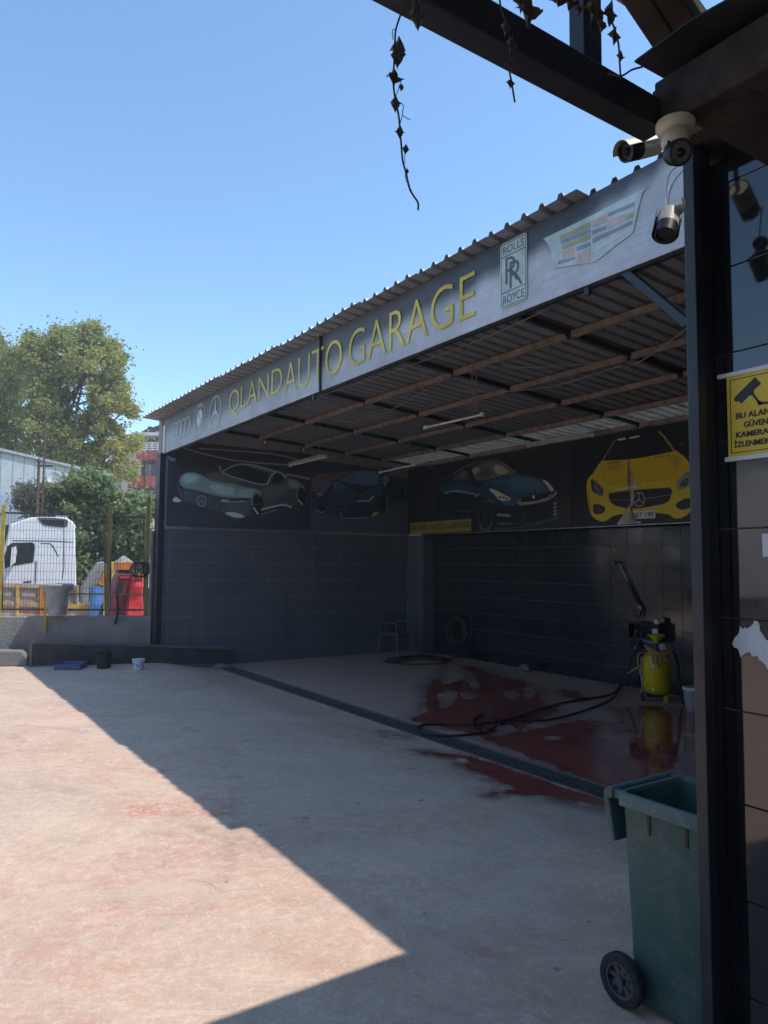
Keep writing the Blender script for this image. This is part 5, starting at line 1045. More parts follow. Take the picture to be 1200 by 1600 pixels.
# ---------------------------------------------------------------- security cameras
def build_cams():
    c0 = onZ(1055, 190, CANOPY['zb0']); dep = float((c0-CAMP)@_fw); c = c0-UP*7*dep/FPX
    # dome
    t = thing('dome_camera', 'weathered cream dome security camera under the canopy corner', 'camera', c); k = dep/FPX
    ax = nrm(UP*-1+FWD*.05)
    MB().lathe([(28*k, -6.5*k), (29.5*k, -3*k), (29*k, 6*k), (26*k, 11*k), (19*k, 14*k)], c, axis=ax, seg=32).build('base', MT['cream_plastic'], t, smooth=True)
    b0 = onD(1056, 220, dep-.02); d = nrm(-FWD*.8-UP*.45+RGT*.15)
    V = MB(); n, m_ = 18, 10; VV = []
    for j in range(m_+1):
        for i in range(n): th, ph = 2*math.pi*i/n, math.pi*j/m_; VV.append(b0+22*k*np.array([math.sin(ph)*math.cos(th), math.sin(ph)*math.sin(th), math.cos(ph)]))
    V.add(VV, [(j*n+i, (j+1)*n+i, (j+1)*n+(i+1) % n, j*n+(i+1) % n) for j in range(m_) for i in range(n)]); V.build('eyeball', MT['cream_plastic'], t, smooth=True)
    e = onD(1061, 238, dep-.045); MB().lathe([(19*k, -14*k), (20*k, 4*k), (18.5*k, 7*k), (17*k, 7*k), (16*k, 4*k)], e, axis=d, seg=28).build('lens_housing', MT['black_plastic'], t, smooth=True); MB().lathe([(16*k, 4.2*k), (7*k, 4.6*k)], e, axis=d, seg=24).build('infrared_ring', MT['hub_grey'], t); MB().lathe([(7*k, 3*k), (6.5*k, 6.5*k), (3*k, 7.5*k)], e, axis=d, seg=18).build('lens', MT['lens'], t, smooth=True)
    for q in ((1044, 223), (1080, 219)): MB().lathe([(2*k, 0), (2*k, 3*k)], onD(*q, dep-.06), axis=-FWD, seg=8).build('screw', MT['black_plastic'], t)
    # bullet on the beam
    dep = 2.70; k = dep/FPX
    a, c = onD(962, 241, dep-.05), onD(1024, 226, dep+.03); d = nrm(a-c); t = thing('bullet_camera', 'bullet security camera with cream sunshade pointing left beside the dome camera', 'camera', c)
    MB().lathe([(16*k, 0), (16.5*k, 40*k), (15.5*k, 41*k)], c, axis=d, seg=24).build('housing', MT['cream_plastic'], t, smooth=True); f = c+d*40*k
    MB().lathe([(16*k, 0), (16*k, 26*k), (13*k, 26*k), (12*k, 22*k), (3*k, 22*k)], f, axis=d, seg=24).build('front_barrel', MT['black_plastic'], t, smooth=True); MB().lathe([(6*k, 23*k), (4*k, 26*k)], f, axis=d, seg=16).build('lens', MT['lens'], t)
    n_ = nrm(np.cross(d, UP)); u_ = np.cross(n_, d); V = []
    for i in range(2):
        for j in range(9): an = math.radians(-80+160*j/8); o = c+d*((-2, 74)[i]*k); V.append(o+(18.5*k)*(math.sin(an)*n_+math.cos(an)*u_*1.0))
    V += [v+(-u_)*.002 for v in V]; m_ = 18
    F = [(j, j+1, 10+j, 9+j) for j in range(8)]; F += [tuple(q+m_ for q in f_[::-1]) for f_ in F]; F += [(j, m_+j, m_+j+1, j+1) for j in range(8)]+[(9+j, 10+j, m_+10+j, m_+9+j) for j in range(8)]
    MB().add(V, F).build('sunshade', MT['cream_plastic'], t, smooth=True)
    e = onD(1052, 205, dep+.05); MB().tube([c-d*.0, c-d*8*k, (c*.4+e*.6), e], 4.5*k, 10).build('bracket', MT['cream_plastic'], t, smooth=True)
    # bullet on the pillar
    dep = 2.64; k = dep/FPX; a, c = onD(1036, 382, dep-.06), onD(1046, 333, dep+.0); d = nrm(a-c)
    t = thing('bullet_camera', 'bullet security camera with black hood hanging downwards from the pillar', 'camera', c)
    MB().lathe([(8*k, -4*k), (16*k, 0), (17*k, 28*k)], c, axis=d, seg=24).build('housing', MT['cream_plastic'], t, smooth=True); MB().lathe([(17*k, 0), (16.5*k, 20*k), (13*k, 20*k), (12*k, 16*k), (4*k, 16*k)], c+d*28*k, axis=d, seg=24).build('front_barrel', MT['black_plastic'], t, smooth=True)
    n_ = nrm(np.cross(d, FWD)); u_ = nrm(np.cross(n_, d)); u_ = u_ if u_@FWD > 0 else -u_; V = []
    for i in range(2):
        for j in range(9): an = math.radians(-95+190*j/8); V.append(c+d*((0, 46)[i]*k)+20*k*(math.sin(an)*n_+math.cos(an)*u_))
    V += [v-u_*.002 for v in V]
    MB().add(V, F).build('sunshade', MT['black_plastic'], t, smooth=True)
    e = onD(1066, 322, dep); MB().tube(bez([c+d*3*k-u_*.0, c-d*6*k, (c+e)/2-FWD*.01, e], 4), 5*k, 10).build('bracket', MT['cream_plastic'], t, smooth=True); MB().lathe([(12*k, 0), (12*k, 5*k)], e, axis=-RGT, seg=18).build('mount', MT['cream_plastic'], t)
    MB().tube(bez([c-d*2*k, onD(1041, 300, dep), onD(1047, 270, dep), onD(1066, 255, dep)], 6), 1.3*k, 6).build('cable', MT['white_plastic'], t, smooth=True)
build_cams()

# ---------------------------------------------------------------- wheelie bin
def build_bin():
    zg = yard_z(2.6, 2.0); X0, Y1 = 2.60, 2.065; W, D, zr = .44, .47, .885
    t = thing('wheelie_bin', 'green wheelie bin with its lid thrown open behind the pillar', 'bin', (X0+W/2, Y1-D/2, zg))
    # body: tapered, hollow
    def ring(z, ins, r=.03, n=4, yoff=0.0):
        x0, x1, y0, y1 = X0+ins, X0+W-ins, Y1-D+ins, Y1-ins*.55; o = []
        for cx, cy, a0 in ((x1-r, y1-r, 0), (x0+r, y1-r, 90), (x0+r, y0+r, 180), (x1-r, y0+r, 270)):
            for k in range(n+1): an = math.radians(a0+90*k/n); o.append((cx+r*math.cos(an), cy+r*math.sin(an), z))
        return o
    rings = [ring(zg+.02, .040, .03), ring(zg+.16, .035), ring(zg+.30, .030), ring(zr-.055, .010), ring(zr-.01, .008), ring(zr-.01, .022), ring(zr-.3, .036), ring(zg+.06, .055)]
    b = MB(); n = len(rings[0]); V = [v for r in rings for v in r]; F = [(i*n+k, i*n+(k+1) % n, (i+1)*n+(k+1) % n, (i+1)*n+k) for i in range(len(rings)-1) for k in range(n)]; F += [tuple(range(n-1, -1, -1)), tuple((len(rings)-1)*n+k for k in range(n))]
    b.add(V, F); b.build('body', MT['bin_green'], t, smooth=True)
    r1 = [ring(zr-.052, .012), ring(zr-.05, -.012), ring(zr+.0, -.014), ring(zr+.006, -.006), ring(zr+.004, .016), ring(zr-.03, .022)]
    b = MB(); V = [v for r in r1 for v in r]; b.add(V, [(i*n+k, i*n+(k+1) % n, (i+1)*n+(k+1) % n, (i+1)*n+k) for i in range(len(r1)-1) for k in range(n)]); b.build('rim', MT['bin_rim'], t, smooth=True)
    # dark slots on the side
    sl = lambda px, y0_, y1_: (onX(px, y0_, X0), onX(px, y1_, X0))
    for px, a, c in ((1011, 1257, 1307), (1070, 1276, 1326)):
        p, q = sl(px, a, c); zt = p[2]; zb = q[2]
        f = lambda z: X0+.010+(zr-.055-z)/(zr-.055-zg-.30)*.020
        bb = MB(); w = .008
        bb.add([(f(zt)-.004, p[1]-w, zt), (f(zt)-.004, p[1]+w, zt), (f(zb)-.004, p[1]+w*.7, zb), (f(zb)-.004, p[1]-w*.7, zb), (f(zt)+.02, p[1]-w, zt), (f(zt)+.02, p[1]+w, zt), (f(zb)+.02, p[1]+w*.7, zb), (f(zb)+.02, p[1]-w*.7, zb)], [(0, 1, 2, 3), (4, 7, 6, 5), (0, 4, 5, 1), (3, 2, 6, 7), (0, 3, 7, 4), (1, 5, 6, 2)]); bb.build('slot', MT['black_plastic'], t)
    # lid swung over the back (+Y), hanging
    yh = Y1+.03
    l = MB(); prof = [(0, .0), (.028, .012), (.05, -.01), (.048, -.05), (.03, -.13), (.004, -.21), (-.012, -.21), (.006, -.12), (.02, -.04), (.0, -.03)]
    l.prism([(y_, z_) for y_, z_ in prof], (X0-.005, yh, zr+.0), (0, 1, 0), (0, 0, 1), W+.01); l.build('lid', MT['bin_green'], t, bevel=.006)
    MB().tube([(X0-.0, yh+.015, zr-.0), (X0+W, yh+.015, zr)], .013, 10).build('hinge_bar', MT['bin_rim'], t, smooth=True)
    for x in (X0+.02, X0+W-.02): MB().box((x, yh-.01, zr-.015), (.03, .06, .04)).build('hinge_lug', MT['bin_green'], t, bevel=.006)
    # wheels at the back foot
    for x in (X0-.02, X0+W-.02):
        c = np.array([x, Y1-.02, zg+.104]); w = MB().lathe([(.070, -.024), (.098, -.022), (.104, -.012), (.104, .012), (.098, .022), (.070, .024)], c, axis=(1, 0, 0), seg=36, cap=False)
        w.lathe([(.07, -.024), (.07, .024)], c, axis=(1, 0, 0), seg=36, cap=False); wh = w.build('wheel', MT['rubber'], t, smooth=True)
        MB().lathe([(.071, -.021), (.071, .021), (.060, .021), (.060, -.021), (.071, -.021)], c, axis=(1, 0, 0), seg=30, cap=False).build('hub_rim', MT['hub_grey'], wh, smooth=True)
        for k in range(8):
            an = k*math.pi/4+.2; dv = np.array([0, math.cos(an), math.sin(an)]); MB().bar(c+dv*.015, c+dv*.062, .020, .012, (1, 0, 0)).build('spoke', MT['hub_grey'], wh)
        MB().lathe([(.02, -.026), (.02, .026)], c, axis=(1, 0, 0), seg=16).build('hub_cap', MT['hub_grey'], wh); MB().lathe([(.06, -.004), (.06, .004)], c, axis=(1, 0, 0), seg=24).build('hub_disc', MT['black_plastic'], wh)
    MB().tube([(X0-.02, Y1-.02, zg+.104), (X0+W-.02, Y1-.02, zg+.104)], .011, 8).build('axle', MT['steel_dark'], t)
build_bin()
# ---------------------------------------------------------------- boundary wall, fence and what lies at its foot
BP0, BP1 = np.array([1.40, 13.80, 0.0]), np.array([3.73, 12.78, 0.0])
BE = nrm(BP1-BP0); BN = np.array([BE[1], -BE[0], 0.0]); BN = BN if BN@CAMP[:3]*1 > BN@BP0 else -BN
def onB(px, py, off=0.0): return onP(px, py, BP0-BN*off, BN)     # off > 0: behind the wall face
def build_boundary():
    t = thing('boundary_wall', 'low rough-rendered boundary wall carrying the fence at the left', 'wall', BP0)
    zt = onB(120, 963)[2]; L0 = BP0-BE*14
    def wallbox(a, b_, z0, z1, th, off=0.0): m = MB(); c = (a+b_)/2; m.box((c[0]-BN[0]*(th/2+off), c[1]-BN[1]*(th/2+off), (z0+z1)/2), (np.linalg.norm((b_-a)[:2]), th, z1-z0), (BE, -BN, UP)); return m
    wallbox(L0, BP1-BE*.02, -.1, zt, .22).build('wall', MT['render'], t, bevel=.015)
    a = onB(233, 900); b_ = BP1.copy(); a[2] = 0; zc = onB(240, 829)[2]
    wallbox(a, b_-BE*.025, zt-.02, zc, .20, .004).build('stub_column', MT['concrete'], t, bevel=.02)
    # kerb stone
    zk = .12; kb = onYard(42, 1041); p0 = kb-BE*6; p0[2] = 0
    hk = onP(20, 1016, kb, BN)[2]-zk
    k = MB(); prof = [(-6, 0), (0.0, 0), (.0, hk*.55), (-.10, hk), (-6, hk)]; k.prism(prof, (kb[0], kb[1], zk-.005), BE, UP, -.28); tag(k.build('kerb_stone', MT['concrete'], bevel=.03), 'pale concrete kerb block at the foot of the boundary wall', 'kerb')
    # low board leaning along wall and shed
    B0 = onYard(48, 1042); B1 = np.array([4.75, 12.28, 0.0]); e = nrm((B1-B0)*[1, 1, 0]); n = np.array([e[1], -e[0], 0]); n = n if n@(CAMP-B0) > 0 else -n
    q = lambda px, py: onP(px, py, B0, n)
    t = thing('low_board', 'long low black board with grey edge strips standing along the wall and shed corner', 'board', B0)
    TL, TR, BR = q(48, 1003), q(369, 1013), q(345, 1039.5); BL = B0.copy()
    uv = lambda P: ((P-B0)@e, P[2]-B0[2])
    sl = [uv(BL), uv(BR), uv(TR), uv(TL)]; MB().prism(sl, B0, e, UP, .03 if np.cross(e, UP)@n < 0 else -.03).build('sheet', MT['black_board'], t)
    for A_, B_ in ((TL, TR), (BL, TL)): MB().bar(A_+n*.004, B_+n*.004, .045, .03, n).build('edge_strip', MT['frame_grey'], t)
    MB().bar(BL+n*.004+UP*.01, BR+n*.004+UP*.01, .03, .018, n).build('edge_strip', MT['frame_grey'], t)
    c = q(346, 1037)+n*.1; V = [c+np.array([random.uniform(-.16, .16), random.uniform(-.1, .1), 0]) for _ in range(0)]
    b = MB(); nn = 10; V = []
    for j in range(4):
        for i in range(nn): th = 2*math.pi*i/nn; r = (.19, .16, .09, .01)[j]*random.uniform(.75, 1.25); V.append((c[0]+r*math.cos(th), c[1]+r*math.sin(th)*.7, max(.0, yard_z(c[0], c[1]))+(0, .03, .07, .09)[j]*random.uniform(.7, 1.3)))
    b.add(V, [(j*nn+i, j*nn+(i+1) % nn, (j+1)*nn+(i+1) % nn, (j+1)*nn+i) for j in range(3) for i in range(nn)]); tag(b.build('debris_heap', MT['cloth']), 'small grey heap of debris at the far end of the drain', 'debris')
    # blue tray, black bucket, small tub
    p, q2 = onYard(84, 1047), onYard(125, 1047); d = nrm((q2-p)*[1, 1, 0]); w = np.linalg.norm(q2-p); nn_ = np.array([-d[1], d[0], 0]); z = .12
    t = thing('blue_tray', 'shallow blue plastic tray lying before the low board', 'tray', p)
    c = (p+q2)/2+nn_*.2; m = MB(); m.box(c+UP*.012, (w, .42, .02), (d, nn_, UP)); m.build('base', MT['blue_plastic'], t, bevel=.006)
    for s_ in (-1, 1): MB().box(c+UP*.045+nn_*s_*.2, (w, .02, .085), (d, nn_, UP)).build('side', MT['blue_plastic'], t, bevel=.005); MB().box(c+UP*.045+d*s_*(w/2-.01), (.02, .38, .085), (d, nn_, UP)).build('side', MT['blue_plastic'], t, bevel=.005)
    c = onYard(162, 1044); r = .115
    t = thing('black_bucket', 'black plastic bucket standing before the low board', 'bucket', c)
    MB().lathe([(r*.9, 0), (r, .22), (r*1.07, .225), (r*1.07, .25), (r*.96, .25), (r*.86, .01)], c, seg=24, cap=False).lathe([(.001, .01), (r*.88, .01)], c, seg=24, cap=False).build('pail', MT['rubber'], t, smooth=True)
    MB().torus(c+UP*.23, r*1.08, .005, nrm(UP+BN*.5), 20, 5, 0, math.pi).build('handle', MT['steel_dark'], t)
    c = onYard(216, 1046); r = .095
    t = thing('small_tub', 'small white tub with blue print standing before the shed corner', 'tub', c)
    MB().lathe([(r*.78, 0), (r, .145), (r*1.06, .148), (r*1.06, .168), (r*.95, .168), (r*.74, .01)], c, seg=24, cap=False).lathe([(.001, .01), (r*.76, .01)], c, seg=24, cap=False).build('pail', MT['white_plastic'], t, smooth=True)
    for k in range(7):
        an = -1.2+k*.4; rr = r*.93; pc = c+rr*(math.sin(an)*RGT-math.cos(an)*FWD)+UP*random.uniform(.06, .11); MB().box(pc, (.022, .004, random.uniform(.02, .045)), (math.cos(an)*RGT+math.sin(an)*FWD, math.sin(an)*RGT-math.cos(an)*FWD, UP)).build('blue_mark', MT['cyan_blue'], t)
    # ---- fence
    t = thing('wire_fence', 'yellow post and wire mesh fence on top of the boundary wall', 'fence', onB(120, 960, .11))
    off = .11; zr = onB(100, 804, off)[2]
    def post(px, ptop, w, mat, nm='post'):
        a = onB(px, 900, off); z1 = onB(px, ptop, off)[2]; MB().box((a[0], a[1], (zt+z1)/2), (w, w, z1-zt), (BE, -BN, UP)).build(nm, MT[mat], t, bevel=.004)
    post(1.5, 789, .055, 'fence_yellow'); post(169, 793, .065, 'fence_olive'); post(229, 776, .06, 'fence_olive')
    def rail(a, b_, w, h_, mat, o=off): MB().bar(onB(*a, o), onB(*b_, o), w, h_).build('rail', MT[mat], t)
    rail((2, 801), (229, 809), .03, .03, 'fence_dark'); rail((2, 952), (229, 953), .03, .03, 'fence_dark'); rail((104, 928), (231, 929), .03, .025, 'fence_olive', off-.045)
    for pxl in (4, 164, 173, 225): rail((pxl, 803), (pxl, 953), .02, .02, 'fence_dark')
    # far-left panel continues out of the picture
    for s_ in range(1, 5):
        a = onB(1.5, 900, off)-BE*1.9*s_; MB().box((a[0], a[1], (zt+zr)/2+.03), (.055, .055, zr-zt+.1), (BE, -BN, UP)).build('post', MT['fence_yellow'], t)
    a = onB(1.5, 804, off); MB().bar(a, a-BE*7.6, .03, .03).build('rail', MT['fence_dark'], t)
    A0 = onB(3, 900, off); z0, z1 = zt+.05, zr
    def mesh(pa, pb, nm='wire_mesh'):
        L_ = np.linalg.norm((pb-pa)[:2]); b = MB(); n = int(L_/.049); r = .0022
        for k in range(1, n):
            c = pa+BE*L_*k/n; b.box((c[0], c[1], (z0+z1)/2), (r*2, r*2, z1-z0), (BE, -BN, UP))
        for k in range(1, 12): zz = z0+(z1-z0)*k/12; c = (pa+pb)/2; b.box((c[0], c[1], zz), (L_, r*2, r*2), (BE, -BN, UP))
        o = b.build(nm, MT['fence_dark'], t); o['kind'] = 'stuff'
    mesh(onB(4, 900, off), onB(164, 900, off)); mesh(onB(173, 900, off), onB(226, 900, off)); mesh(onB(1, 900, off)-BE*7.6, onB(1, 900, off))
    # hanging basket bin
    c = onB(90, 945, -.16); s_ = np.linalg.norm(onB(91, 945)-onB(90, 945)); zz = lambda py: onB(90, py, -.16)[2]
    t = thing('basket_bin', 'grey funnel shaped plastic basin hung on the fence with a yellow bracket', 'basin', c)
    c[2] = 0; MB().lathe([(14*s_, zz(961)), (17*s_, zz(940)), (18*s_, zz(926)), (24*s_, zz(919)), (24.5*s_, zz(914)), (22*s_, zz(912)), (16*s_, zz(925)), (12*s_, zz(955))], c, seg=28, cap=False).lathe([(.001, zz(957)), (13*s_, zz(957))], c, seg=28, cap=False).build('basin', MT['grey_plastic'], t, smooth=True)
    a, b_ = onB(70, 928, -.10), onB(70.5, 990, -.03); MB().bar(a, b_, .035, .012, BN).build('bracket', MT['fence_yellow'], t)
    MB().bar(onB(70, 930, -.10), onB(110, 930, -.02), .02, .02).build('bracket_arm', MT['fence_yellow'], t)
    # strap and hose ring on the fence
    tag(MB().tube(bez([onB(183, 926, -.03), onB(184, 950, -.03), onB(183, 962, -.05), onB(179, 974, -.05)], 5), [.02]*15+[.03], 6).build('hanging_strap', MT['rubber'], smooth=True), 'black strap hanging over the boundary wall', 'strap')
    t = thing('hose_ring', 'black hose ring hung on the fence post', 'hose', onB(217, 892, .02))
    for k in range(3): MB().torus(onB(214+k*4, 890, .03), .125, .012, BN+BE*.4*(k-1), 24, 6).build('coil', MT['hose_black'], t, smooth=True)
build_boundary()

# ---------------------------------------------------------------- beyond the fence
OE, ON = nrm([.995, -.10, 0]), nrm([.10, .995, 0])
def FPo(d):
    O = onD(100, 880, d); O = np.array([O[0], O[1], 0.0])
    f = lambda px, py: (lambda P: (float((P-O)@OE), float(P[2])))(onP(px, py, O, ON))
    return O, f
def FP(d):
    O = CAMP+FWD*d; O = np.array([O[0], O[1], 0.0])
    f = lambda px, py: (lambda P: (float((P-O)@RGT), float(P[2])))(onP(px, py, O, FWD))
    return O, f
def zo(ox, oy, k): return lambda x, y: (ox+x/k, oy+y/k)
def build_truck():
    RGT, FWD, FP = OE, ON, FPo; O, f = FP(20.0); z = zo(0, 770, 6.957); u = lambda x, y: f(*z(x, y))
    t = thing('truck', 'white lorry cab with tinted side window behind the fence', 'truck', O+RGT*f(60, 900)[0]+FWD*1.2)
    body = [u(*q) for q in ((20, 1100), (22, 985), (70, 900), (40, 800), (40, 650), (60, 545), (100, 345), (200, 310), (330, 268), (430, 262), (560, 262), (730, 270), (800, 320), (816, 350), (826, 700), (832, 1100))]
    b = MB().prism(body, O, RGT, UP, -2.35); b.build('cab', MT['truck_white'], t, bevel=.05, seg=3)
    pr = lambda pts, nm, mat, d0=.012, th=.02: MB().prism([u(*q) for q in pts], O-FWD*(d0-.0), RGT, UP, -th).build(nm, MT[mat], t)
    pr([(130, 545), (345, 540), (375, 555), (378, 600), (362, 755), (160, 790), (100, 800), (55, 830), (45, 700), (80, 580)], 'side_window', 'glass_dark', .012)
    pr([(125, 600), (175, 575), (185, 640), (165, 760), (110, 800)], 'wing_mirror', 'truck_white', .22, .2)
    pr([(408, 268), (440, 320), (480, 355), (700, 380), (735, 360), (738, 300), (700, 282), (560, 268)], 'side_deflector', 'frame_grey', .012)
    pr([(450, 290), (480, 335), (690, 360), (700, 300)], 'deflector_grille', 'black_plastic', .03)
    for pts in (((130, 515), (560, 520), (800, 532), (800, 540), (560, 530), (130, 525)), ((440, 545), (550, 548), (580, 575), (640, 690), (630, 695), (570, 585), (545, 557), (440, 553)), ((384, 740), (400, 740), (390, 980), (378, 980)), ((690, 390), (700, 390), (700, 800), (680, 950), (672, 950), (690, 800))):
        pr(pts, 'panel_seam', 'frame_grey', .006, .02)
    pr([(250, 965), (340, 958), (345, 970), (260, 980)], 'door_handle', 'black_plastic', .02)
    pr([(60, 350), (100, 345), (60, 540), (40, 600)], 'sun_visor', 'glass_dark', .02)
    pr([(620, 235), (700, 225), (755, 232), (755, 262), (640, 262)], 'roof_horn', 'chrome', -.4, .3)
    # chassis and wheels below (mostly hidden)
    gx = f(60, 900)[0]; MB().box(O+RGT*(gx+1.5)+FWD*1.2+UP*.85, (6.2, 1.0, .35), (RGT, FWD, UP)).build('chassis', MT['steel_dark'], t)
    for w in (-.35, 3.2):
        for s_ in (.15, 2.2): MB().lathe([(.30, -.14), (.5, -.13), (.52, 0), (.5, .13), (.30, .14)], O+RGT*(gx+w)+FWD*s_+UP*.52, axis=FWD, seg=24).build('wheel', MT['rubber'], t, smooth=True)
build_truck()
def build_machines():
    RGT, FWD, FP = OE, ON, FPo
    # rusty tipper body lying in front of the lorry
    O, f = FP(17.2); z = zo(0, 720, 4.615); u = lambda x, y: f(*z(x, y))
    t = thing('tipper_body', 'rusty yellow and white tipper body behind the fence', 'tipper', O+RGT*f(50, 940)[0])
    pr = lambda pts, nm, mat, d0=0.0, th=.05: MB().prism([u(*q) for q in pts], O-FWD*d0, RGT, UP, -th).build(nm, MT[mat], t)
    pr([(-300, 880), (560, 905), (560, 1180), (-300, 1180)], 'side_board', 'pale_rust', 0, .06)
    pr([(-300, 872), (560, 898), (560, 925), (-300, 902)], 'top_rail', 'pale_rust', .06, .1)
    pr([(-300, 1000), (560, 1030), (560, 1060), (-300, 1035)], 'mid_rail', 'pale_rust', .05, .09)
    for x in (-180, -30, 115, 285, 440, 545): pr([(x, 895), (x+22, 897), (x+20, 1180), (x+2, 1180)], 'stake', ('pale_rust', 'ochre', 'ochre', 'orange', 'pale_rust', 'ochre')[(x+180)//150 % 6], .08, .11)
    for x in (10, 160, 330): pr([(x, 935), (x+95, 938), (x+95, 985), (x, 980)], 'faded_panel', 'grey_rag', .02, .03)
    MB().box(O+FWD*1.1+UP*.75+RGT*(f(20, 940)[0]-.6), (3.6, 2.0, .12), (RGT, FWD, UP)).build('floor', MT['rust'], t)
    MB().box(O+FWD*1.1+UP*.35+RGT*(f(20, 940)[0]-.6), (3.0, .8, .66), (RGT, FWD, UP)).build('subframe', MT['rust'], t)
    # yellow beam
    t = thing('yellow_beam', 'yellow steel beam lying beyond the fence', 'beam', O+RGT*f(120, 950)[0]); O2, f2 = FP(16.6); u2 = lambda x, y: f2(*z(x, y))
    MB().prism([u2(470, 1040), (u2(600, 1035)), u2(680, 1048), u2(695, 1062), u2(690, 1078), u2(470, 1075)], O2, RGT, UP, -.15).build('flange', MT['ochre'], t)
    MB().prism([u2(475, 1075), u2(680, 1078), u2(680, 1300), u2(475, 1300)], O2+FWD*.03, RGT, UP, -.05).build('web', MT['pale_rust'], t)
    # folded loader arm
    O, f = FP(18.4); u = lambda x, y: f(*z(x, y))
    t = thing('loader_arm', 'rusty folded loader arm leaning up behind the fence', 'loader arm', O+RGT*f(160, 930)[0])
    MB().prism([u(585, 920), u(640, 830), u(700, 735), u(745, 725), u(760, 745), u(740, 850), u(700, 900), u(640, 920), u(640, 1300), u(590, 1300)], O, RGT, UP, -.35).build('lower_arm', MT['grey_rag'], t, bevel=.02)
    MB().prism([u(705, 905), u(745, 800), u(770, 745), u(830, 725), u(862, 745), u(855, 800), u(800, 960), u(790, 980), u(780, 1300), u(720, 1300)], O-FWD*.1, RGT, UP, -.4).build('upper_arm', MT['ochre'], t, bevel=.02)
    MB().prism([u(700, 880), u(750, 815), u(770, 830), u(720, 900)], O-FWD*.16, RGT, UP, -.06).build('plate', MT['orange'], t)
    # blue drum
    O, f = FP(16.4); c = O+RGT*f(151, 935)[0]; r = abs(f(162, 935)[0]-f(140, 935)[0])/2; zt = f(151, 917)[1]
    t = thing('blue_drum', 'bright blue plastic drum behind the fence', 'drum', c)
    MB().lathe([(r*.92, 0), (r, .04), (r, zt*.33), (r*1.03, zt*.34), (r, zt*.35), (r, zt*.66), (r*1.03, zt*.67), (r, zt*.68), (r, zt-.05), (r*.93, zt)], c, seg=24).build('body', MT['cyan_blue'], t, smooth=True)
    MB().lathe([(.05, 0), (.05, .03)], c+UP*zt+RGT*.1, seg=10).build('bung', MT['black_plastic'], t)
    # maroon machine with bright red tank
    O, f = FP(16.0); z2 = zo(120, 840, 8.571); u = lambda x, y: f(*z2(x, y))
    t = thing('maroon_machine', 'dark red machine housing with a window opening behind the fence', 'machine', O+RGT*f(188, 940)[0])
    MB().prism([u(450, 770), u(560, 500), u(600, 485), u(740, 490), u(720, 620), u(690, 760), u(690, 1500), u(420, 1500)], O, RGT, UP, -.8).build('housing', MT['maroon'], t, bevel=.02)
    MB().prism([u(500, 740), u(560, 600), u(640, 595), u(600, 740)], O-FWD*.01, RGT, UP, -.03).build('window', MT['glass_dark'], t)
    MB().prism([u(580, 520), u(700, 520), u(700, 545), u(575, 545)], O-FWD*.02, RGT, UP, -.04).build('band', MT['red_paint'], t)
    t = thing('red_tank', 'bright red round-faced tank behind the fence', 'tank', O+RGT*f(212, 940)[0]-FWD*.3); O3 = O-FWD*.3
    MB().prism([u(735, 500), u(860, 490), u(862, 620), u(855, 760), u(868, 1060), u(868, 1500), u(620, 1500), u(650, 980), u(690, 770), u(710, 640)], O3, RGT, UP, -.45).build('shell', MT['red_paint'], t, bevel=.03)
    c = f(*z2(787, 655)); r = abs(f(*z2(858, 655))[0]-c[0]); MB().lathe([(r*.95, 0), (r, .03), (r*.9, .06), (r*.3, .09), (.01, .095)], O3+RGT*c[0]+UP*c[1]-FWD*.0, axis=-FWD, seg=28).build('round_face', MT['red_paint'], t, smooth=True)
    MB().prism([u(745, 505), u(800, 545), u(850, 510), u(850, 540), u(800, 575), u(745, 540)], O3-FWD*.03, RGT, UP, -.04).build('crease_flap', MT['maroon'], t)
    # orange crate with a tarp heap
    O, f = FP(16.8); u = lambda x, y: f(*z2(x, y))
    t = thing('orange_crate', 'orange crate heaped with grey tarpaulin behind the fence', 'crate', O+RGT*f(193, 900)[0])
    c = (f(*z2(545, 400))[0]+f(*z2(755, 400))[0])/2; w = f(*z2(755, 400))[0]-f(*z2(545, 400))[0]; z0, z1 = f(*z2(600, 435))[1], f(*z2(600, 325))[1]
    MB().box(O+RGT*c+UP*(z0+z1)/2+FWD*.3, (w, .6, z1-z0), (RGT, FWD, UP)).build('crate', MT['orange'], t, bevel=.015)
    MB().box(O+RGT*c+UP*z0/2+FWD*.35, (w*.8, .5, z0), (RGT, FWD, UP)).build('stand', MT['steel_dark'], t)
    b = MB(); zp = f(*z2(610, 235))[1]; n = 14; V = []
    for j in range(5):
        for i in range(n): th = 2*math.pi*i/n; r_ = (.55, .48, .3, .14, .01)[j]*w*random.uniform(.85, 1.15); p = O+FWD*.3+RGT*(c+r_*math.cos(th))+FWD*(r_*.8*math.sin(th)); V.append((p[0], p[1], z1+(zp-z1)*(0, .15, .5, .8, 1)[j]))
    b.add(V, [(j*n+i, j*n+(i+1) % n, (j+1)*n+(i+1) % n, (j+1)*n+i) for j in range(4) for i in range(n)]); b.build('tarpaulin', MT['grey_rag'], t)
build_machines()
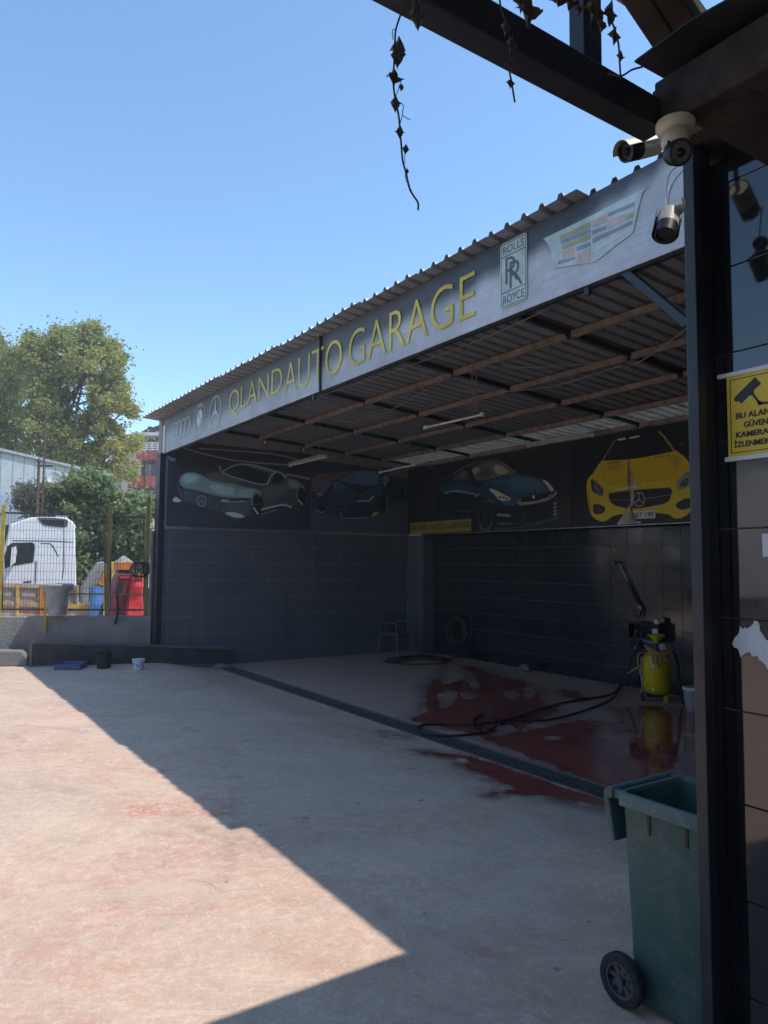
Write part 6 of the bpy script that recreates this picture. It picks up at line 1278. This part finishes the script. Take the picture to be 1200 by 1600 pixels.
def build_far():
    # pale sheet-metal building
    a, c = onD(-60, 690, 24.5), onD(166, 741, 33.0); zt0 = onD(0, 703, 26.3)[2]
    A = np.array([a[0], a[1], 0]); C_ = np.array([c[0], c[1], 0]); e = nrm(C_-A); n = np.array([-e[1], e[0], 0]); n = n if n@FWD > 0 else -n; L = np.linalg.norm(C_-A); H = onP(0, 703, A, n)[2]; H2 = onP(165, 742, A, n)[2]
    t = thing('metal_building', 'pale sheet metal building with vertical seams behind the trees', 'building', A)
    slope = (H2-H)/L; H0 = H
    sp = .62; k = 0; s = 0.0
    while s < L-.01:
        s1 = min(L, s+sp); m = MB(); m.prism([(s, 0), (s1-.012, 0), (s1-.012, H0+slope*s1), (s, H0+slope*s)], A, e, UP, -.05 if np.cross(e, UP)@n > 0 else .05); m.build('sheet', MT['metal_pale'], t)
        q = A+e*(s1-.006)-n*.02; MB().box((q[0], q[1], (H0+slope*s1)/2), (.05, .07, H0+slope*s1), (e, n, UP)).build('seam', MT['metal_seam'], t); s = s1; k += 1
    MB().box((A+C_)/2+n*4.1+UP*(H0+slope*L/2)/2, (L-.05, 8, H0-.25), (e, n, UP)).build('core', MT['metal_blue'], t)
    p, q = A-n*.08+UP*(H0), C_-n*.08+UP*(H0+slope*L); MB().bar(p, q, .22, .10).build('roof_edge', MT['galv'], t)
    z1, z2 = onP(5, 775, A, n)[2], onP(5, 800, A, n)[2]
    pa, pb = onP(-60, 780, A-n*.12, n), onP(36, 780, A-n*.12, n); MB().box((pa+pb)/2*[1, 1, 0]+UP*(z1/2), (np.linalg.norm((pb-pa)[:2]), .06, z1), (e, n, UP)).build('lower_cladding', MT['metal_blue'], t)
    # satellite dish
    c = onD(84, 748, 23.0); t = thing('satellite_dish', 'grey satellite dish in front of the pale metal building', 'dish', (c[0], c[1], 0)); d = nrm(-FWD+RGT*.3+UP*.35)
    MB().lathe([(.20, .055), (.16, .032), (.1, .012), (.02, 0), (.02, -.015), (.1, .0), (.16, .02), (.205, .05)], c, axis=d, seg=28, cap=False).build('reflector', MT['dish'], t, smooth=True)
    MB().tube([c-d*.02, (c[0]+FWD[0]*.2, c[1]+FWD[1]*.2, c[2]-.3), (c[0]+FWD[0]*.2, c[1]+FWD[1]*.2, 0)], .03, 8).build('mast', MT['rust_pole'], t); MB().tube([c+d*.03-UP*.17, c+d*.24-UP*.03], .008, 6).build('feed_arm', MT['dish'], t); MB().box(c+d*.25-UP*.02, (.045, .045, .045)).build('feed', MT['dish'], t)
    # poles
    for px0, py0, r, d_, lab, arm in ((72.5, 632, .030, 22.5, 'tall thin rusty pole in front of the pale metal building', True), (61, 722, .048, 22.0, 'short thick rusty post beside the satellite dish', False), (227, 722, .045, 30.0, 'thin dark lamp pole in front of the apartment balconies', False)):
        p = onD(px0, py0, d_); t = thing('rusty_pole', lab, 'pole', (p[0], p[1], 0)); MB().tube([(p[0], p[1], 0), tuple(p)], [r*1.1, r*.8], 8).build('shaft', MT['rust_pole'], t, smooth=True)
        if arm: q = onD(72, 728, d_); MB().bar(q-RGT*.28, q+RGT*.22, .05, .05).build('crossarm', MT['rust_pole'], t)
        else: MB().lathe([(r*1.3, 0), (r*1.5, .05), (r*.4, .12)], p, seg=10).build('cap', MT['rust_pole'], t)
    # apartment block
    O, f = FP(55.0); z = zo(190, 640, 10.0); u = lambda x, y: f(*z(x, y)); X = lambda x: u(x, 500)[0]; Zz = lambda y: u(400, y)[1]
    t = thing('apartment_block', 'cream apartment block with red mosaic balconies and dark roof beyond the trees', 'building', O+RGT*X(400))
    def slab(x0, x1, y0, y1, d0, d1, nm, mat, par=None): return MB().box(O+RGT*(X(x0)+X(x1))/2+UP*(Zz(y0)+Zz(y1))/2+FWD*(d0+d1)/2, (X(x1)-X(x0), d1-d0, Zz(y0)-Zz(y1)), (RGT, FWD, UP)).build(nm, MT[mat], par or t)
    MB().box(O+RGT*(X(-250)+X(1100))/2+FWD*5+UP*(Zz(430)/2), (X(1100)-X(-250), 9, Zz(430)), (RGT, FWD, UP)).build('wall', MT['apt_white'], t)
    rp = [u(*q) for q in ((150, 400), (230, 300), (325, 245), (330, 215), (390, 218), (400, 235), (520, 190), (630, 260), (900, 240), (1000, 420))]
    rf = MB().prism(rp, O+FWD*1.2, RGT, UP, -7).build('roof', MT['apt_roof'], t); slab(500, 545, 165, 240, 3, 4.2, 'chimney', 'apt_beige', rf); slab(585, 640, 170, 240, 3.4, 4.4, 'chimney', 'apt_roof', rf)
    slab(440, 590, 290, 308, .4, 1.6, 'dormer_roof', 'apt_roof', rf); slab(470, 570, 308, 400, .8, 1.6, 'dormer', 'apt_beige', rf)
    slab(200, 900, 385, 432, -.9, .6, 'cornice', 'apt_white')
    for x0, x1 in ((445, 545), (565, 640), (660, 760), (300, 420)): w = slab(x0, x1, 440, 640, .30, .48, 'window', 'apt_glass'); slab(x0-4, x0+4, 440, 640, .24, .5, 'frame', 'apt_white', w)
    for k in range(4): slab(235, 900, 545+k*34, 560+k*34, -1.0, -.94, 'balcony_rail', 'truck_white')
    for x in (235, 340, 445, 540, 625, 720, 820): slab(x, x+10, 545, 672, -1.02, -.92, 'balcony_post', 'truck_white')
    slab(310, 900, 678, 795, -1.05, .5, 'balcony_front', 'apt_red'); slab(300, 575, 800, 1055, .3, .5, 'recess', 'apt_dark'); w = slab(385, 545, 850, 1045, .22, .3, 'window', 'apt_glass'); slab(440, 450, 850, 1045, .16, .31, 'frame', 'apt_white', w); slab(545, 572, 800, 1060, -.1, .5, 'pier', 'apt_red')
    slab(205, 580, 1060, 1235, -1.1, .5, 'balcony_front', 'apt_red'); slab(200, 585, 1225, 1245, -1.14, .4, 'balcony_edge', 'maroon')
    for x0, x1 in ((240, 360), (385, 555)): w = slab(x0, x1, 1262, 1430, .22, .3, 'window', 'apt_glass'); slab((x0+x1)/2-4, (x0+x1)/2+4, 1262, 1430, .16, .31, 'frame', 'apt_white', w)
    slab(205, 580, 1440, 1600, -1.1, .5, 'balcony_front', 'apt_red')
    for yy in (700, 1000, 1250): w = slab(-120, -20, yy, yy+140, .38, .48, 'window', 'apt_glass')
    # building across the yard, behind the viewer's left shoulder
    t = thing('facade_across', 'beige block with rows of windows across the yard seen mirrored in the black panels', 'building', (-11, 12, 0))
    w = MB().span((-20, -8, -.1), (-11, 30, 5.2)).build('wall', MT['apt_beige'], t)
    MB().span((-20.3, -8.3, 5.2), (-10.6, 30.3, 5.5)).build('roof', MT['apt_roof'], t)
    fw_ = None
    for j in range(2):
        for i in range(11):
            y, zc = -6+i*3.3, 1.5+j*2.5
            o = MB().span((-11.02, y-.75, zc-.75), (-10.97, y+.75, zc+.75)).build('window', MT['glass_dark'], t); MB().span((-10.99, y-.85, zc-.84), (-10.85, y+.85, zc-.76)).build('sill', MT['apt_white'], o); MB().span((-10.98, y-.04, zc-.75), (-10.94, y+.04, zc+.75)).build('frame', MT['apt_white'], o)
    t = thing('garden_wall', 'long concrete garden wall across the yard seen mirrored in the black panels', 'wall', (-9, 10, 0)); MB().span((-9.2, -8, -.1), (-9, 24, 1.25)).build('wall', MT['concrete'], t); MB().span((-9.26, -8, 1.25), (-8.94, 24, 1.33)).build('coping', MT['apt_white'], t)
build_far()
# ---------------------------------------------------------------- trees, shrubs and vines
def leaf_mesh(name, C, size, mat, parent, tint, up_bias=.6, aspect=1.0):
    n = len(C); nr = RNG.normal(size=(n, 3)); nr[:, 2] = np.abs(nr[:, 2])+up_bias; nr /= np.linalg.norm(nr, axis=1)[:, None]
    a = np.cross(nr, RNG.normal(size=(n, 3))); a /= np.linalg.norm(a, axis=1)[:, None]+1e-9; b = np.cross(nr, a)
    s = (size*RNG.uniform(.6, 1.35, n))[:, None]
    V = np.empty((n, 6, 3)); dr = nr*s*.22
    V[:, 0] = C-a*s*.55; V[:, 1] = C-b*s*.42*aspect-a*s*.05+dr; V[:, 2] = C+a*s*.15-b*s*.3*aspect+dr*.8; V[:, 3] = C+a*s*.6-dr*.5; V[:, 4] = C+a*s*.15+b*s*.3*aspect+dr*.8; V[:, 5] = C+b*s*.42*aspect-a*s*.05+dr
    idx = np.arange(n)[:, None]*6
    F = np.concatenate([idx+np.array([[0, 1, 2, 3]]), idx+np.array([[0, 3, 4, 5]])])
    me = bpy.data.meshes.new(name); me.from_pydata(V.reshape(-1, 3).tolist(), [], F.tolist()); me.update()
    me.attributes.new('tint', 'FLOAT', 'POINT').data.foreach_set('value', np.repeat(tint, 6)); return mkobj(name, me, mat, parent)
def grow(name, label, cat, outline, d, depth, nclump, rclump, nleaf, size, mat, trunk_px, group=None, holes=(), warm=None, trunk_r=.2, bark='bark', up=.5):
    poly = np.array(outline, float); lo, hi = poly.min(0), poly.max(0); cl = []
    O = CAMP+FWD*d
    while len(cl) < nclump:
        q = RNG.uniform(lo, hi, (200, 2)); sd = poly_sd(q, poly); q = q[sd > rclump*.42]
        for h_ in holes:
            if len(q): q = q[poly_sd(q, np.array(h_, float)) < -rclump*.35]
        cl += list(q[:nclump-len(cl)])
    cl = np.array(cl[:nclump]); nb = np.sort(np.linalg.norm(cl[:, None]-cl[None], axis=2), axis=1)[:, min(5, nclump-1)]; cl = cl[nb < rclump*2.1]; nclump = len(cl); dd = RNG.normal(0, depth*.42, nclump); k = d/FPX
    cen = CAMP+(np.array([onP(x, y, O, FWD) for x, y in cl])-CAMP)*(1+dd/d)[:, None]
    which = RNG.integers(0, nclump, nleaf); rc = rclump*k*RNG.uniform(.7, 1.25, nclump)
    off = RNG.normal(size=(nleaf, 3)); off /= np.linalg.norm(off, axis=1)[:, None]; off *= (RNG.uniform(0, 1, nleaf)**.45)[:, None]*rc[which][:, None]; off[:, 2] *= .8
    C = cen[which]+off; loose = RNG.uniform(size=nleaf) < .22; C[loose] += RNG.normal(0, rclump*k*.8, (int(loose.sum()), 3)); C[:, 2] = np.maximum(C[:, 2], .15)
    ct = RNG.uniform(0, .75, nclump); tint = np.clip(ct[which]+RNG.normal(0, .16, nleaf), 0, 1)
    if warm is not None:
        for (wx, wy, wr, wa) in warm:
            near = np.exp(-((cl[which][:, 0]-wx)**2+(cl[which][:, 1]-wy)**2)/wr**2); tint = np.clip(tint+wa*near*RNG.uniform(.3, 1, nleaf), 0, 1)
    base = onP(trunk_px[0], trunk_px[1], O, FWD); base[2] = 0
    t = thing(name, label, cat, base, 0, group)
    leaf_mesh('crown', C, size, mat, t, tint, up)
    b = MB(); top = onP(trunk_px[0]+trunk_px[2], trunk_px[3], O, FWD); fork = base*.4+top*.6
    b.tube([base, base*.6+top*.4+RGT*.1, fork, top], [trunk_r, trunk_r*.8, trunk_r*.6, trunk_r*.25], 8); b.build('trunk', MT[bark], t, smooth=True)
    b = MB()
    for i in RNG.permutation(nclump)[:min(nclump, 40)]:
        s = RNG.uniform(.35, .95); p0 = base*(1-s)+top*s; p1 = cen[i]; mid = p0*.45+p1*.55+UP*.08*np.linalg.norm(p1-p0)*RNG.uniform(-.5, 1); b.tube([p0, mid, p1], [trunk_r*.38*(1.2-s), trunk_r*.22, trunk_r*.06], 5)
    b.build('limbs', MT[bark], t, smooth=True); return t
z5 = lambda pts: [(x/4.615, 470+y/4.615) for x, y in pts]; z6 = lambda pts: [(x/4.615, 720+y/4.615) for x, y in pts]
grow('plane_tree', 'tall plane tree with yellowing leaves rising behind the pale metal building', 'tree', z5([(150, 380), (170, 200), (290, 230), (350, 160), (400, 110), (460, 150), (540, 200), (575, 120), (650, 120), (760, 210), (850, 290), (930, 430), (900, 470), (950, 560), (1020, 640), (1000, 800), (940, 900), (1080, 980), (1000, 1060), (1000, 1290), (800, 1290), (600, 1290), (400, 1250), (200, 1200), (150, 900), (190, 560)]), 38, 3.2, 430, 11, 62000, .155, MT['leaf_plane'], (105, 800, 0, 590), holes=[z5([(500, 720), (590, 640), (580, 820), (500, 850)]), z5([(900, 820), (960, 880), (930, 960), (870, 880)])], warm=((190, 660, 40, .35), (150, 700, 60, .25), (210, 715, 30, .7), (90, 690, 60, .15)), trunk_r=.3)
grow('plane_tree', 'second plane tree cut off by the left edge of the picture', 'tree', z5([(-320, 300), (-150, 200), (0, 245), (100, 320), (165, 450), (190, 600), (170, 900), (230, 1200), (-320, 1200)]), 41, 3.0, 200, 14, 26000, .165, MT['leaf_plane'], (-20, 800, 0, 600), warm=((20, 620, 50, .15),), trunk_r=.3)
grow('fig_tree', 'large leafy fig tree behind the fence and the lorry', 'tree', z6([(280, 200), (420, 120), (520, 90), (640, 70), (760, 100), (800, 95), (860, 170), (1000, 230), (1100, 270), (1160, 350), (1165, 480), (1090, 800), (1000, 900), (560, 930), (420, 800), (540, 500), (380, 390), (260, 300)]), 24, 1.5, 300, 9, 30000, .15, MT['leaf_fig'], (170, 940, 0, 780), trunk_r=.12)
grow('olive_shrub', 'dusty grey-green shrub at the left of the fig tree', 'shrub', z6([(80, 170), (200, 130), (330, 200), (430, 260), (420, 400), (140, 390), (100, 260)]), 23.2, .8, 46, 10, 6500, .09, MT['leaf_dusty'], (55, 940, 0, 770), trunk_r=.06)
grow('yard_tree', 'dark leafy tree by the garden wall across the yard', 'tree', [(-900, 640), (-1500, 560), (-1900, 700), (-1700, 830), (-1000, 840)], 9, 1.2, 60, 90, 5000, .16, MT['leaf_fig'], (-1400, 900, 0, 700), trunk_r=.14)

def build_vines():
    dep = 1.55
    def vine(pts, leaves, label, d=dep, r=.0022):
        P = [onD(x, y, d+random.uniform(-.015, .015)) for x, y in pts]; t = thing('dry_vine', label, 'vine', P[0], 0, 'dry vines hanging from the canopy')
        MB().tube(bez(P, 6), r, 5).build('stem', MT['stem'], t, smooth=True)
        for (x, y, w, h_) in leaves:
            c = onD(x, y, d-.005); k = d/FPX; n = 9; V = []; ww, hh = w*k*.66, h_*k*.56; m = 5
            # crumpled leaf: small folded fan
            for j in range(m):
                g = -1+2*j/(m-1)
                for i in range(n):
                    f = -1+2*i/(n-1); wid = ww*max(.12, (1-f*f*.75))*random.uniform(.72, 1.2)
                    V.append(c+RGT*(g*wid+random.uniform(-.1, .1)*ww)-UP*(f*hh)+FWD*(math.sin(g*3+f*2)*ww*.7+random.uniform(-.2, .2)*ww))
            F = [(j*n+i, j*n+i+1, (j+1)*n+i+1, (j+1)*n+i) for j in range(m-1) for i in range(n-1)]
            me = bpy.data.meshes.new('dry_leaf'); me.from_pydata([tuple(v) for v in V], [], F); me.update(); me.attributes.new('tint', 'FLOAT', 'POINT').data.foreach_set('value', RNG.uniform(.1, .8, len(V))); mkobj('dry_leaf', me, MT['leaf_dry'], t)
        return t
    q = lambda x, y: (590+x/4.845, y/4.845)
    L = lambda l: [(*q(x, y), w/4.845, h_/4.845) for x, y, w, h_ in l]
    t = vine([(652, -60), q(235, 0), q(180, 100), q(140, 220), q(132, 300), q(125, 480), q(118, 600), q(130, 730), q(160, 880), q(170, 1000), q(180, 1110), q(190, 1220), q(215, 1310), q(240, 1420), q(270, 1480), q(305, 1535), q(306, 1590)], L([(155, 395, 95, 200), (125, 585, 95, 80), (180, 660, 35, 45), (135, 785, 60, 100), (168, 1000, 58, 75), (212, 1130, 44, 60), (222, 1298, 24, 44), (234, 1400, 20, 24), (248, 1442, 18, 26)]), 'longest dry vine strand with curled leaves hanging into the sky')
    for pp in ([q(140, 220), q(112, 230), q(118, 300)], [q(160, 770), q(195, 800), q(190, 870), q(250, 908)], [q(130, 730), q(150, 700), q(180, 600)], [q(235, 20), q(220, 90), q(190, 105)], [q(205, 1150), q(205, 1240)], [q(190, 870), q(165, 950)], [q(210, 1310), q(215, 1370), q(238, 1390)]):
        MB().tube(bez([onD(x, y, dep) for x, y in pp], 6), .0009, 4).build('tendril', MT['stem'], t, smooth=True)
    z1 = lambda x, y: (560+x/1.875, y/1.875); L1 = lambda l: [(*z1(x, y), w/1.875, h_/1.875) for x, y, w, h_ in l]
    vine([(655, -50), (652, 5), (650, 42)], L([(305, 110, 100, 190), (300, 20, 60, 90)]), 'short clump of curled dry leaves beside the longest vine')
    vine([(778, -50), z1(415, 10), z1(430, 60), z1(445, 130), z1(442, 200), z1(450, 250), z1(458, 300)], L1([(432, 80, 22, 40), (450, 130, 24, 44), (452, 188, 32, 34), (446, 243, 22, 24)]), 'thin dry vine strand hanging before the steel edge beam')
    vine([(830, -50), z1(495, 10), z1(500, 50)], L1([(500, 25, 56, 75), (480, 5, 40, 40)]), 'dark bunch of dry leaves at the top edge over the beam')
    vine([(900, -50), z1(640, 0), z1(650, 30)], L1([(620, 5, 40, 26), (645, 25, 20, 34), (590, 0, 40, 16)]), 'small dry leaves at the top edge left of the canopy post')
    vine([(935, -60), z1(690, 10), z1(735, 50), z1(760, 120), z1(765, 180), z1(768, 230)], L1([(690, 30, 60, 60), (712, 70, 24, 44), (738, 40, 30, 60), (750, 105, 30, 36), (768, 165, 20, 26)]), 'dry vine wound round the canopy post')
    t = vine([z1(730, 215), z1(770, 222), z1(800, 205), z1(832, 196)], [], 'thin bare twig between the edge beam and the dark roof sheet')
    # leafy tangle lying on the canopy top: its edge shows in the shadow
    n = 2600; C = np.stack([RNG.uniform(-2.6, 1.4, n), RNG.normal(.90, .08, n), 4.08+RNG.uniform(0, .16, n)], 1)
    for cx in (.05, -.55, .75): C = np.concatenate([C, np.stack([RNG.normal(cx, .07, 160), RNG.normal(1.0, .06, 160), RNG.uniform(4.08, 4.2, 160)], 1)])
    t = thing('vine_tangle', 'tangle of dry vine leaves lying on the canopy edge', 'vine', (0, .9, 4.08)); leaf_mesh('foliage', C, .06, MT['leaf_dry'], t, RNG.uniform(0, 1, len(C)), .2)
    b = MB()
    for k in range(8): y0 = random.uniform(.8, .95); b.tube(bez([(-2.7+j*.7, y0+random.uniform(-.06, .06), 4.10+random.uniform(-.0, .06)) for j in range(7)], 3), .006, 5)
    b.build('stems', MT['stem'], t)
build_vines()
# ---------------------------------------------------------------- haze volume added to imitate veiling lens glare
def build_haze():
    t = NT('glare_haze'); t.t.nodes.remove(t.b)
    pv = t.n('ShaderNodeVolumePrincipled'); pv.inputs['Color'].default_value = (1.0, .98, .95, 1); pv.inputs['Density'].default_value = .0021; pv.inputs['Anisotropy'].default_value = 0.0
    t.l(pv.outputs[0], t.out.inputs['Volume'])
    o = MB().span((-1600, -1600, -1.2), (1600, 1600, 15.2)).build('haze', t.m); tag(o, 'thin haze volume added over the whole yard in place of lens glare', kind='stuff')
build_haze()
scene.cycles.volume_bounces = 0
